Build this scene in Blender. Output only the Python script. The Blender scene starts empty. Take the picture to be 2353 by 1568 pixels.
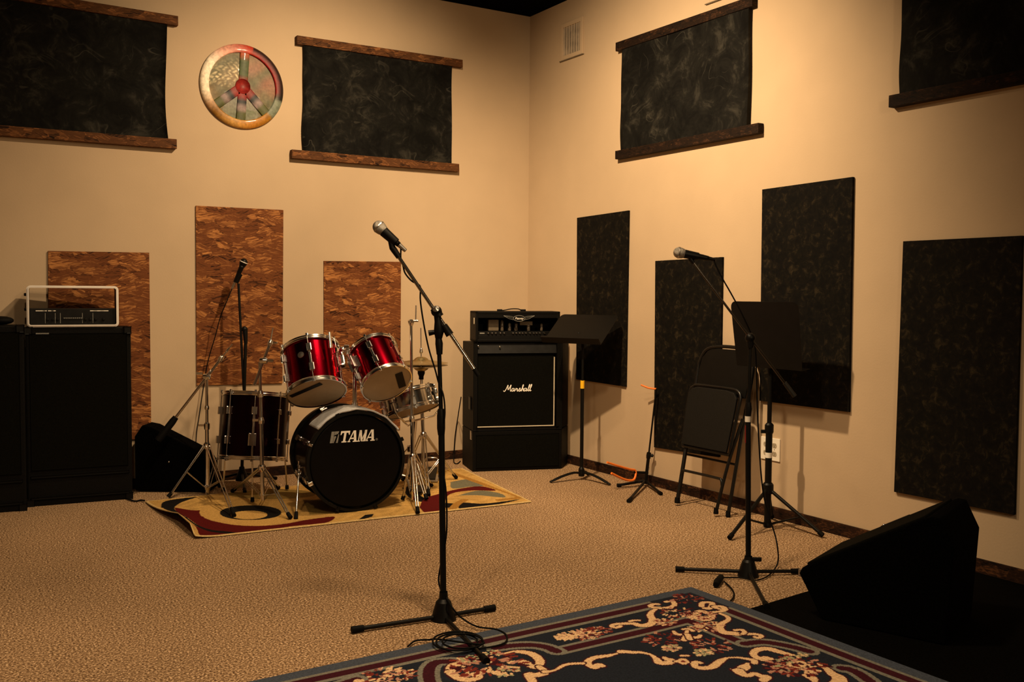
import bpy, bmesh, math, random
import numpy as np
from mathutils import Vector, Matrix
random.seed(7); rng=np.random.default_rng(7)
SC=bpy.context.scene; COL=SC.collection
# ------------------------------------------------------------------ camera model
PW,PH=2353,1568; FPX=2223.3; YAW,PIT,ROL=0.55029787,-0.04801973,-0.00716097
CAM=np.array([-4.1995,-6.6055,1.28])
def _rot():
    cy,sy=math.cos(YAW),math.sin(YAW)
    f=np.array([sy*math.cos(PIT),cy*math.cos(PIT),math.sin(PIT)]); r=np.array([cy,-sy,0.]); d=np.cross(f,r)
    return np.stack([math.cos(ROL)*r+math.sin(ROL)*d,-math.sin(ROL)*r+math.cos(ROL)*d,f])
CM=_rot()
def ray(p): return CM.T@np.array([(p[0]-PW/2)/FPX,(p[1]-PH/2)/FPX,1.])
def F(px,py,z=0.):                       # point seen at (px,py) on the horizontal plane z
    r=ray((px,py)); return Vector(CAM+r*((z-CAM[2])/r[2]))
def B(px,py,o=0.):                       # ... on the back wall, o in front of it
    r=ray((px,py)); return Vector(CAM+r*((-o-CAM[1])/r[1]))
def R(px,py,o=0.):                       # ... on the right wall
    r=ray((px,py)); return Vector(CAM+r*((-o-CAM[0])/r[0]))
def D(px,py,d): return Vector(CAM+ray((px,py))*d)   # ... at depth d
def dep(P): return float(CM[2]@(np.array(P)-CAM))
def zat(P,py):                           # height at which the vertical through P is seen at row py
    a=CM@(np.array([P[0],P[1],0.])-CAM); b=CM@np.array([0,0,1.]); k=(py-PH/2)/FPX
    return float((k*a[2]-a[1])/(b[1]-k*b[2]))
def up(P,py): return Vector((P[0],P[1],zat(P,py)))
FW=Vector((CM[2][0],CM[2][1],0)).normalized(); RT=Vector((FW.y,-FW.x,0)); Z=Vector((0,0,1))
cd=bpy.data.cameras.new('camera'); co=bpy.data.objects.new('camera',cd); COL.objects.link(co)
cd.sensor_width=36; cd.lens=FPX/PW*36; cd.clip_start=.05
co.matrix_world=Matrix(((CM[0][0],-CM[1][0],-CM[2][0],CAM[0]),(CM[0][1],-CM[1][1],-CM[2][1],CAM[1]),(CM[0][2],-CM[1][2],-CM[2][2],CAM[2]),(0,0,0,1)))
SC.camera=co
# ------------------------------------------------------------------ materials
def lin(r,g,b):
    f=lambda c:(c/255/12.92) if c/255<=.04045 else ((c/255+.055)/1.055)**2.4
    return (f(r),f(g),f(b),1.)
def nodes(name):
    m=bpy.data.materials.new(name); m.use_nodes=True; nt=m.node_tree
    return m,nt,nt.nodes,nt.links,nt.nodes['Principled BSDF']
def mat(name,col,rough=.5,metal=0.,noise=0.,nscale=20.,bump=0.,bscale=200.,coat=0.,spec=None,col2=None):
    m,nt,N,L,P=nodes(name)
    P.inputs['Roughness'].default_value=rough; P.inputs['Metallic'].default_value=metal
    if coat: P.inputs['Coat Weight'].default_value=coat; P.inputs['Coat Roughness'].default_value=.08
    if spec is not None: P.inputs['Specular IOR Level'].default_value=spec
    tc=N.new('ShaderNodeTexCoord')
    nz=N.new('ShaderNodeTexNoise'); nz.inputs['Scale'].default_value=nscale; nz.inputs['Detail'].default_value=5
    L.new(tc.outputs['Object'],nz.inputs['Vector'])
    rp=N.new('ShaderNodeValToRGB'); L.new(nz.outputs['Fac'],rp.inputs['Fac'])
    c=np.array(col[:3]); lo=c*(1-noise); hi=np.array(col2[:3]) if col2 else c*(1+noise)
    rp.color_ramp.elements[0].position=.35; rp.color_ramp.elements[1].position=.68
    rp.color_ramp.elements[0].color=(*lo,1); rp.color_ramp.elements[1].color=(*hi,1)
    L.new(rp.outputs['Color'],P.inputs['Base Color'])
    if bump:
        b=N.new('ShaderNodeBump'); b.inputs['Strength'].default_value=bump; b.inputs['Distance'].default_value=.004
        n2=N.new('ShaderNodeTexNoise'); n2.inputs['Scale'].default_value=bscale; n2.inputs['Detail'].default_value=3
        L.new(tc.outputs['Object'],n2.inputs['Vector']); L.new(n2.outputs['Fac'],b.inputs['Height']); L.new(b.outputs['Normal'],P.inputs['Normal'])
    return m
def ramp(N,els):
    rp=N.new('ShaderNodeValToRGB'); cr=rp.color_ramp
    while len(cr.elements)<len(els): cr.elements.new(.5)
    for e,(p,c) in zip(cr.elements,els): e.position=p; e.color=(*c[:3],1)
    return rp
def osb_mat(name,dark,mid,light,scale=1.):
    m,nt,N,L,P=nodes(name); tc=N.new('ShaderNodeTexCoord')
    P.inputs['Roughness'].default_value=.75; P.inputs['Specular IOR Level'].default_value=.15
    dn=N.new('ShaderNodeTexNoise'); dn.inputs['Scale'].default_value=26; dn.inputs['Detail'].default_value=2; L.new(tc.outputs['Object'],dn.inputs['Vector'])
    dm=N.new('ShaderNodeVectorMath'); dm.operation='MULTIPLY_ADD'; dm.inputs[1].default_value=(.10,.0,.05); L.new(dn.outputs['Color'],dm.inputs[0]); L.new(tc.outputs['Object'],dm.inputs[2])
    mp=N.new('ShaderNodeMapping'); mp.inputs['Scale'].default_value=(10*scale,9*scale,26*scale); L.new(dm.outputs['Vector'],mp.inputs['Vector'])
    vo=N.new('ShaderNodeTexVoronoi'); vo.inputs['Scale'].default_value=1.; L.new(mp.outputs['Vector'],vo.inputs['Vector'])
    sep=N.new('ShaderNodeSeparateColor'); L.new(vo.outputs['Color'],sep.inputs['Color'])
    mr=N.new('ShaderNodeMapRange'); mr.inputs['To Min'].default_value=-.5; mr.inputs['To Max'].default_value=.5; L.new(sep.outputs['Red'],mr.inputs['Value'])
    vr=N.new('ShaderNodeVectorRotate'); vr.rotation_type='Y_AXIS'; L.new(tc.outputs['Object'],vr.inputs['Vector']); L.new(mr.outputs['Result'],vr.inputs['Angle'])
    m2=N.new('ShaderNodeMapping'); m2.inputs['Scale'].default_value=(11*scale,40,120*scale); L.new(vr.outputs['Vector'],m2.inputs['Vector'])
    nz=N.new('ShaderNodeTexNoise'); nz.inputs['Scale'].default_value=1.; nz.inputs['Detail'].default_value=4; nz.inputs['Roughness'].default_value=.6; L.new(m2.outputs['Vector'],nz.inputs['Vector'])
    add=N.new('ShaderNodeMath'); add.operation='MULTIPLY_ADD'; L.new(sep.outputs['Green'],add.inputs[0]); add.inputs[1].default_value=.30; L.new(nz.outputs['Fac'],add.inputs[2])
    rp=ramp(N,[(.42,dark),(.56,mid),(.70,mid),(.93,light)]); L.new(add.outputs['Value'],rp.inputs['Fac']); L.new(rp.outputs['Color'],P.inputs['Base Color'])
    b=N.new('ShaderNodeBump'); b.inputs['Strength'].default_value=.25; b.inputs['Distance'].default_value=.002; L.new(nz.outputs['Fac'],b.inputs['Height']); L.new(b.outputs['Normal'],P.inputs['Normal'])
    return m
def suede_mat(name,dark,mid,light,scale=6.,streak=True):
    m,nt,N,L,P=nodes(name); tc=N.new('ShaderNodeTexCoord'); P.inputs['Roughness'].default_value=.85; P.inputs['Specular IOR Level'].default_value=.15
    nz=N.new('ShaderNodeTexNoise'); nz.inputs['Scale'].default_value=scale; nz.inputs['Detail'].default_value=9; nz.inputs['Roughness'].default_value=.72; nz.inputs['Distortion'].default_value=.6
    L.new(tc.outputs['Object'],nz.inputs['Vector'])
    rp=ramp(N,[(.40,dark),(.54,mid),(.74,light)]); L.new(nz.outputs['Fac'],rp.inputs['Fac'])
    if streak:                                   # brushed nap: thin crescent marks
        n2=N.new('ShaderNodeTexNoise'); n2.inputs['Scale'].default_value=4.5; n2.inputs['Detail'].default_value=1.; n2.inputs['Distortion'].default_value=1.6; L.new(tc.outputs['Object'],n2.inputs['Vector'])
        r2=ramp(N,[(.50,(0,0,0)),(.515,(1,1,1)),(.53,(0,0,0))]); L.new(n2.outputs['Fac'],r2.inputs['Fac'])
        n3=N.new('ShaderNodeTexNoise'); n3.inputs['Scale'].default_value=5.; n3.inputs['Detail'].default_value=2.; L.new(tc.outputs['Object'],n3.inputs['Vector'])
        r3=ramp(N,[(.52,(0,0,0)),(.70,(.55,.55,.55))]); L.new(n3.outputs['Fac'],r3.inputs['Fac'])
        mu=N.new('ShaderNodeMix'); mu.data_type='RGBA'; mu.blend_type='MULTIPLY'; mu.inputs['Factor'].default_value=1
        L.new(r2.outputs['Color'],mu.inputs['A']); L.new(r3.outputs['Color'],mu.inputs['B'])
        mx=N.new('ShaderNodeMix'); mx.data_type='RGBA'; L.new(mu.outputs['Result'],mx.inputs['Factor']); L.new(rp.outputs['Color'],mx.inputs['A']); mx.inputs['B'].default_value=(*[c*1.6 for c in light[:3]],1)
        L.new(mx.outputs['Result'],P.inputs['Base Color'])
    else: L.new(rp.outputs['Color'],P.inputs['Base Color'])
    return m
def speck_mat(name,els,scale,rough=.95,bump=.5):
    m,nt,N,L,P=nodes(name); tc=N.new('ShaderNodeTexCoord'); P.inputs['Roughness'].default_value=rough; P.inputs['Specular IOR Level'].default_value=.1
    nz=N.new('ShaderNodeTexNoise'); nz.inputs['Scale'].default_value=scale; nz.inputs['Detail'].default_value=3; nz.inputs['Roughness'].default_value=.7; L.new(tc.outputs['Object'],nz.inputs['Vector'])
    rp=ramp(N,els); L.new(nz.outputs['Fac'],rp.inputs['Fac'])
    n2=N.new('ShaderNodeTexNoise'); n2.inputs['Scale'].default_value=1.3; n2.inputs['Detail'].default_value=4; L.new(tc.outputs['Object'],n2.inputs['Vector'])
    mr=N.new('ShaderNodeMapRange'); mr.inputs['From Min'].default_value=.3; mr.inputs['From Max'].default_value=.7; mr.inputs['To Min'].default_value=.86; mr.inputs['To Max'].default_value=1.1; L.new(n2.outputs['Fac'],mr.inputs['Value'])
    mu=N.new('ShaderNodeMix'); mu.data_type='RGBA'; mu.blend_type='MULTIPLY'; mu.inputs['Factor'].default_value=1; L.new(rp.outputs['Color'],mu.inputs['A']); L.new(mr.outputs['Result'],mu.inputs['B'])
    L.new(mu.outputs['Result'],P.inputs['Base Color'])
    b=N.new('ShaderNodeBump'); b.inputs['Strength'].default_value=bump; b.inputs['Distance'].default_value=.004; L.new(nz.outputs['Fac'],b.inputs['Height']); L.new(b.outputs['Normal'],P.inputs['Normal'])
    return m
def vcol_mat(name,rough=.9,noise=.25,nscale=160.,spec=.1,coat=0.,metal=0.):
    m,nt,N,L,P=nodes(name); P.inputs['Roughness'].default_value=rough; P.inputs['Specular IOR Level'].default_value=spec; P.inputs['Metallic'].default_value=metal
    if coat: P.inputs['Coat Weight'].default_value=coat
    a=N.new('ShaderNodeAttribute'); a.attribute_name='pattern'; tc=N.new('ShaderNodeTexCoord')
    nz=N.new('ShaderNodeTexNoise'); nz.inputs['Scale'].default_value=nscale; nz.inputs['Detail'].default_value=3; L.new(tc.outputs['Object'],nz.inputs['Vector'])
    mr=N.new('ShaderNodeMapRange'); mr.inputs['From Min'].default_value=.3; mr.inputs['From Max'].default_value=.7; mr.inputs['To Min'].default_value=1-noise; mr.inputs['To Max'].default_value=1+noise; L.new(nz.outputs['Fac'],mr.inputs['Value'])
    mu=N.new('ShaderNodeMix'); mu.data_type='RGBA'; mu.blend_type='MULTIPLY'; mu.inputs['Factor'].default_value=1; L.new(a.outputs['Color'],mu.inputs['A']); L.new(mr.outputs['Result'],mu.inputs['B'])
    L.new(mu.outputs['Result'],P.inputs['Base Color'])
    return m
M={}
M['wall']=mat('wall_paint',(.52,.40,.27),.75,noise=.03,nscale=3,bump=.12,bscale=90,spec=.2)
M['ceiling']=mat('ceiling_black',(.0012,.0012,.0012),.95,spec=.02)
M['carpet']=speck_mat('carpet_loop',[(.36,(.045,.022,.010)),(.45,(.20,.120,.062)),(.55,(.38,.250,.140)),(.64,(.85,.62,.40))],125,bump=.2)
M['osb']=osb_mat('strand_board',(.030,.010,.004),(.15,.050,.016),(.50,.22,.07),1.25)
M['base']=osb_mat('stained_base',(.003,.0015,.001),(.020,.008,.004),(.10,.04,.015))
M['bar']=osb_mat('stained_bar',(.010,.004,.002),(.085,.034,.012),(.28,.115,.04),1.4)
M['darkbar']=osb_mat('dark_stained_bar',(.002,.001,.0008),(.010,.0045,.002),(.045,.019,.008),1.4)
M['suede']=suede_mat('black_suede',(.0012,.0012,.001),(.0060,.0060,.0050),(.040,.038,.031),7.)
M['panel']=suede_mat('brown_black_suede',(.0007,.0005,.0004),(.0038,.0028,.0015),(.034,.025,.012),24.,False)
M['chrome']=mat('chrome',(.80,.79,.77),.17,1.,noise=.03)
M['steel']=mat('brushed_steel',(.55,.52,.48),.32,1.,noise=.08)
M['alu']=mat('polished_rim',(.86,.83,.79),.33,.35,noise=.04)
M['blk']=mat('black_plastic',(.0022,.0022,.0022),.45,noise=.2,spec=.2)
M['blkmetal']=mat('black_enamel',(.0022,.0022,.0020),.45,noise=.2,spec=.2)
M['tolex']=mat('black_tolex',(.0014,.0013,.0011),.6,noise=.3,nscale=120,bump=.4,bscale=260,spec=.12)
M['grille']=mat('grille_cloth',(.0036,.0036,.0026),.9,noise=.5,nscale=300,spec=.04)
M['carpetblk']=mat('black_carpet',(.0012,.0012,.0012),.95,noise=.6,nscale=160,bump=.4,bscale=200,spec=.02)
M['rubber']=mat('black_rubber',(.002,.002,.002),.7,noise=.2,spec=.12)
M['matblk']=mat('floor_mat',(.0016,.0014,.0011),.95,noise=.6,nscale=140,bump=.4,bscale=200,spec=.03)
M['red']=mat('red_lacquer',(.30,.0015,.012),.17,1.,noise=.05)
M['nickel']=mat('black_nickel',(.42,.41,.39),.17,1.,noise=.05)
M['gunmetal']=mat('gunmetal',(.10,.095,.09),.2,1.,noise=.05)
M['dkgrey']=mat('dark_grey_grip',(.010,.0095,.008),.6,noise=.4,nscale=200)
M['chairmetal']=mat('chair_enamel',(.003,.003,.003),.33,noise=.2,spec=.45)
M['darkred']=mat('black_cherry_lacquer',(.012,.0012,.0018),.28,.9,noise=.1)
M['head']=mat('drum_film',(.36,.28,.18),.5,noise=.10,nscale=9)
M['bhead']=mat('black_film',(.0015,.0015,.0015),.35,noise=.2,spec=.15)
M['white']=mat('white_print',(.80,.77,.70),.5,noise=.05)
M['grey']=mat('grey_print',(.20,.20,.185),.5,noise=.25,nscale=200)
M['wiremesh']=mat('wire_mesh',(.34,.32,.29),.36,1.,noise=.25,nscale=700,bump=.6,bscale=900)
M['cream']=mat('cream_piping',(.62,.55,.42),.5,noise=.05)
M['yellow']=mat('yellow_tape',(.85,.48,.01),.5,noise=.05)
M['redtape']=mat('red_tape',(.16,.008,.008),.5,noise=.1)
M['whitetape']=mat('white_tape',(.75,.72,.66),.6,noise=.05)
M['orange']=mat('orange_tubing',(.85,.20,.02),.5,noise=.05)
M['towel']=mat('grey_towel',(.40,.41,.43),.95,noise=.14,nscale=160,bump=.5,bscale=200,spec=.1)
M['brass']=mat('cymbal_bronze',(.42,.33,.16),.36,1.,noise=.15,nscale=30)
M['seatpad']=mat('seat_vinyl',(.0055,.0053,.0045),.6,noise=.3,nscale=150,spec=.2)
M['outlet']=mat('outlet_ivory',(.85,.80,.70),.4,noise=.02)
M['outslot']=mat('outlet_face',(.42,.36,.27),.5,noise=.05)
M['vent']=mat('painted_vent',(.55,.45,.33),.6,noise=.08,nscale=8)
M['ventgap']=mat('vent_grey',(.30,.25,.19),.6,noise=.3,nscale=14)
M['ampface']=mat('dark_face',(.006,.006,.006),.5,.2,noise=.35,nscale=25,spec=.2)
M['beige']=mat('muted_beige',(.16,.125,.08),.6,noise=.15)  # colours the reflection patches in the amp opening, also the vent lips
M['dimglass']=mat('tube_glass',(.10,.08,.06),.15,.0,noise=.3)
M['rug']=vcol_mat('woven_pile',.95,.28,150.)
M['paint']=vcol_mat('enamelled_metal',.5,.25,60.,spec=.3,coat=.05)
# ------------------------------------------------------------------ mesh builder
def V3(p): return Vector((float(p[0]),float(p[1]),float(p[2])))
def frame(ax):
    a=V3(ax).normalized(); t=Z if abs(a.z)<.9 else Vector((1,0,0))
    u=t.cross(a).normalized(); return u,a.cross(u).normalized(),a
def cr(pts,n=6):                          # Catmull-Rom through points of any dimension
    P=[np.array(p,float) for p in pts]; P=[2*P[0]-P[1]]+P+[2*P[-1]-P[-2]]; out=[]
    for i in range(1,len(P)-2):
        for k in range(n):
            t=k/n; out.append(.5*((2*P[i])+(P[i+1]-P[i-1])*t+(2*P[i-1]-5*P[i]+4*P[i+1]-P[i+2])*t*t+(-P[i-1]+3*P[i]-3*P[i+1]+P[i+2])*t**3))
    out.append(P[-2]); return out
class MB:
    def __init__(s): s.v=[]; s.f=[]; s.sm=[]
    def add(s,vs,fs,sm=False):
        o=len(s.v); s.v+=[tuple(map(float,v)) for v in vs]; s.f+=[tuple(i+o for i in f) for f in fs]; s.sm+=[sm]*len(fs); return s
    def bm(s,b):
        b.verts.index_update(); s.add([v.co for v in b.verts],[[v.index for v in f.verts] for f in b.faces]); b.free(); return s
    def obox(s,c,u,v,w,su,sv,sw,bev=0.):     # box with axes u,v,w and full sizes
        b=bmesh.new(); bmesh.ops.create_cube(b,size=1.)
        u,v,w=V3(u).normalized(),V3(v).normalized(),V3(w).normalized(); c=V3(c)
        for q in b.verts: x=q.co.copy(); q.co=c+u*(x.x*su)+v*(x.y*sv)+w*(x.z*sw)
        if bev: bmesh.ops.bevel(b,geom=list(b.edges),offset=bev,segments=2,affect='EDGES',profile=.6)
        return s.bm(b)
    def box(s,c,sz,bev=0.): return s.obox(c,(1,0,0),(0,1,0),(0,0,1),*sz,bev=bev)
    def prism(s,pts,ext,bev=0.):              # 3D polygon extruded by a vector
        b=bmesh.new(); P=[V3(p) for p in pts]; e=V3(ext); n=len(P)
        a=[b.verts.new(p) for p in P]; c=[b.verts.new(p+e) for p in P]
        b.faces.new(a[::-1]); b.faces.new(c)
        for i in range(n): b.faces.new((a[i],a[(i+1)%n],c[(i+1)%n],c[i]))
        bmesh.ops.recalc_face_normals(b,faces=b.faces)
        if bev: bmesh.ops.bevel(b,geom=list(b.edges),offset=bev,segments=2,affect='EDGES',profile=.6)
        return s.bm(b)
    def tube(s,pts,r,n=10,caps=True,closed=False,flat=1.,upv=None):
        P=[V3(p) for p in pts]; m=len(P); rs=r if hasattr(r,'__len__') else [r]*m; rings=[]; pu=None
        for i in range(m):
            t=(P[(i+1)%m]-P[i-1]) if closed else (P[min(i+1,m-1)]-P[max(i-1,0)])
            t=t.normalized() if t.length>1e-9 else Z
            if pu is None: u=V3(upv) if upv is not None else frame(t)[0]
            else: u=pu
            u=(u-t*u.dot(t)); u=u.normalized() if u.length>1e-6 else frame(t)[0]
            pu=u; w=t.cross(u); rings.append([P[i]+u*(rs[i]*math.cos(2*math.pi*k/n))+w*(rs[i]*flat*math.sin(2*math.pi*k/n)) for k in range(n)])
        vs=[q for rg in rings for q in rg]; fs=[]
        for i in range(m if closed else m-1):
            j=(i+1)%m
            for k in range(n): fs.append((i*n+k,i*n+(k+1)%n,j*n+(k+1)%n,j*n+k))
        s.add(vs,fs,True)
        if caps and not closed:
            s.add(rings[0],[tuple(range(n))[::-1]]); s.add(rings[-1],[tuple(range(n))])
        return s
    def cyl(s,a,b,r,r2=None,n=20): return s.tube([a,b],[r,r if r2 is None else r2],n)
    def lathe(s,prof,o,ax,n=40,smooth=False):  # profile [(r,h)] along axis
        u,w,a=frame(ax); o=V3(o); ring=lambda r,h:[o+a*h+(u*math.cos(2*math.pi*k/n)+w*math.sin(2*math.pi*k/n))*r for k in range(n)]
        if smooth:
            vs=[q for r,h in prof for q in ring(max(r,1e-5),h)]
            s.add(vs,[(i*n+k,i*n+(k+1)%n,(i+1)*n+(k+1)%n,(i+1)*n+k) for i in range(len(prof)-1) for k in range(n)],True)
        else:
            for (r0,h0),(r1,h1) in zip(prof,prof[1:]):
                s.add(ring(max(r0,1e-5),h0)+ring(max(r1,1e-5),h1),[(k,(k+1)%n,n+(k+1)%n,n+k) for k in range(n)],True)
        return s
    def ball(s,c,r,n=16,sq=(1,1,1)):
        b=bmesh.new(); bmesh.ops.create_uvsphere(b,u_segments=n,v_segments=max(6,n//2),radius=r)
        for q in b.verts: q.co=V3(c)+Vector((q.co.x*sq[0],q.co.y*sq[1],q.co.z*sq[2]))
        b.verts.index_update(); s.add([v.co for v in b.verts],[[v.index for v in f.verts] for f in b.faces],True); b.free(); return s
    def obj(s,name,m,parent=None,at=None):
        o0=Vector((0,0,0)); root=parent
        if parent is not None:
            while root.parent: root=root.parent
            o0=root.location
        elif at is not None: o0=V3(at)
        me=bpy.data.meshes.new(name); me.from_pydata([tuple(Vector(v)-o0) for v in s.v],[],s.f)
        me.polygons.foreach_set('use_smooth',s.sm); me.update()
        me.materials.append(M[m] if isinstance(m,str) else m)
        o=bpy.data.objects.new(name,me); COL.objects.link(o)
        if parent is not None: o.parent=parent
        else: o.location=o0
        return o
def thing(name,loc,label,cat,group=None):
    o=bpy.data.objects.new(name,None); COL.objects.link(o); o.location=V3(loc); o.empty_display_size=.1
    o['label']=label; o['category']=cat
    if group: o['group']=group
    return o
def tag(o,label,cat,group=None):
    o['label']=label; o['category']=cat
    if group: o['group']=group
    return o
def struct(name,mb,m):
    o=mb.obj(name,m); o['kind']='structure'; return o
def L_(a,b,t): return V3(a)+(V3(b)-V3(a))*t
# ------------------------------------------------------------------ the room
XL,YF,HC=-6.6,-8.6,3.493
struct('floor',MB().box((XL/2,YF/2,-.05),(-XL+.2,-YF+.2,.1)),'carpet')
struct('ceiling',MB().box((XL/2,YF/2,HC+.05),(-XL+.2,-YF+.2,.1)),'ceiling')
struct('wall_back',MB().box((XL/2,.05,HC/2),(-XL+.2,.1,HC)),'wall')
struct('wall_right',MB().box((.05,YF/2,HC/2),(.1,-YF,HC)),'wall')
struct('wall_left',MB().box((XL-.05,YF/2,HC/2),(.1,-YF,HC)),'wall')
struct('wall_front',MB().box((XL/2,YF-.05,HC/2),(-XL+.2,.1,HC)),'wall')
struct('baseboard_back',MB().box((XL/2,-.007,.033),(-XL,.014,.066),.002),'base')
bb=MB()
for y0,y1 in ((-.015,-1.033),(-1.037,YF)): bb.box((-.007,(y0+y1)/2,.033),(.014,abs(y1-y0),.066),.002)
struct('baseboard_right',bb,'base')
def W(side,a,z,o): return Vector((a,-o,z)) if side=='b' else Vector((-o,a,z))
# ------------------------------------------------------------------ fabric panels with wooden bars
def hung_panel(side,a0,a1,zt0,zt1,zb0,zb1,wob,label,bar_t,bar_b,thick=.03,barm='bar'):
    # cloth a0..a1; bars given as (a_start,a_end,ztop_start,ztop_end,height)
    am=(a0+a1)/2; t=thing('hanging_fabric_panel',W(side,am,zb0,0),label,'wall panel','fabric panels hung between wooden bars')
    nu,nv=24,30; vs=[];fs=[]
    for lay,o in ((0,thick),(1,.008)):
        for j in range(nv+1):
            v=j/nv
            for i in range(nu+1):
                u=i/nu; e=math.sin(v*13+wob*2)*.004+math.sin(v*5.1+wob)*.010*(v*(1-v)*4)
                ee=e*(1-u)*.7+(-1)*(math.sin(v*7+wob*3)*.004+math.sin(math.pi*v)*.018*wob)*u
                a=a0+(a1-a0)*u+(1 if a1>a0 else -1)*ee
                z=(zt0+(zt1-zt0)*u)*(1-v)+(zb0+(zb1-zb0)*u)*v
                oo=o+(0.004*math.sin(u*9+v*4) if lay==0 else 0)
                vs.append(W(side,a,z,oo))
    n1=(nu+1)*(nv+1); idx=lambda l,i,j:l*n1+j*(nu+1)+i
    for j in range(nv):
        for i in range(nu):
            fs.append((idx(0,i,j),idx(0,i+1,j),idx(0,i+1,j+1),idx(0,i,j+1)))
    for j in range(nv):
        for i in (0,nu): fs.append((idx(0,i,j),idx(0,i,j+1),idx(1,i,j+1),idx(1,i,j)))
    for i in range(nu):
        for j in (0,nv): fs.append((idx(0,i,j),idx(0,i+1,j),idx(1,i+1,j),idx(1,i,j)))
    MB().add(vs,fs,True).obj('cloth','suede',t)
    for nm,(b0,b1,z0,z1,h) in (('top_bar',bar_t),('bottom_bar',bar_b)):
        p=[W(side,b0,z0,0.001),W(side,b1,z1,.001),W(side,b1,z1-h,.001),W(side,b0,z0-h,.001)]
        MB().prism(p,W(side,0,0,.044),.003).obj(nm,barm,t)
    return t
def wz(fn,*ps): return [fn(*p) for p in ps]
k=.948
hung_panel('b',-4.10,B(384,190).x,3.06,3.035,2.25,2.235,.9,'dark fabric panel with wooden bars left of the peace sign, at the photo edge',
  (-4.2,B(406,50).x,3.085,3.068,.062),(-4.18,B(403,335).x,2.265,2.275,.062))
hung_panel('b',B(694,200).x,B(1035,250).x,3.03,3.03,2.25,2.25,.25,'black fabric panel with rustic wooden bars, right of the round peace sign',
  (B(678,95).x,B(1057,148).x,3.060,3.063,.058),(B(666,355).x,B(1049,388).x,2.274,2.274,.06))
hung_panel('r',R(1436,230).y,R(1729,150).y,3.0,3.01,2.25,2.25,.2,'black fabric panel with dark wooden bars, high on the right wall nearest the room corner',
  (R(1426,110).y,R(1741,5).y,3.030,3.022,.06),(R(1425,359).y,R(1755,295).y,2.284,2.282,.058),.034,'darkbar')
hung_panel('r',R(2080,100).y,-4.62,3.0,3.0,2.25,2.25,.1,'black fabric panel with bottom bar at the top right edge of the photo',
  (-3.42,-4.72,3.03,3.03,.06),(R(2055,235).y,-4.72,2.288,2.285,.06),.034,'darkbar')
# ------------------------------------------------------------------ flat boards
def board(name,side,pts,th,m,label,cat,group,z_is=None):
    P=[(B if side=='b' else R)(*p) for p in pts]; c=sum(P,Vector())/4
    n=W(side,0,0,th); o0=W(side,0,0,.001)
    o=MB().prism([p+o0 for p in P],n,.0015).obj(name,m,at=Vector((c.x,c.y,min(p.z for p in P))))
    return tag(o,label,cat,group)
G='bare strand boards on the wall behind the drums'
board('strand_board','b',[(110,577),(342,581),(347,1010),(112,1010)],.012,'osb','short bare strand board on the wall behind the silver rimmed amplifier','wall board',G)
board('strand_board','b',[(449,473),(650,483),(648,881),(451,886)],.012,'osb','tall bare strand board, highest of three, behind the rear microphone stand','wall board',G)
board('strand_board','b',[(743,600),(920,602),(918,985),(743,985)],.012,'osb','short bare strand board on the wall behind the two red rack toms','wall board',G)
G='brown black padded boards on the right wall'
board('acoustic_panel','r',[(1330,501),(1448,484),(1441,889),(1328,872)],.016,'panel','narrow brown black wall panel behind the music stand with yellow tape','wall panel',G)
board('acoustic_panel','r',[(1510,600),(1664,591),(1656,1051),(1507,1028)],.016,'panel','brown black wall panel directly behind the folded chair, lowest of the row','wall panel',G)
board('acoustic_panel','r',[(1756,436),(1964,407),(1955,947),(1750,921)],.016,'panel','tall brown black wall panel above the white outlet, highest of the low row','wall panel',G)
board('acoustic_panel','r',[(2080,555),(2354,542),(2335,1183),(2059,1130)],.016,'panel','large brown black wall panel above the wedge monitor at the right photo edge','wall panel',G)
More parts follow.
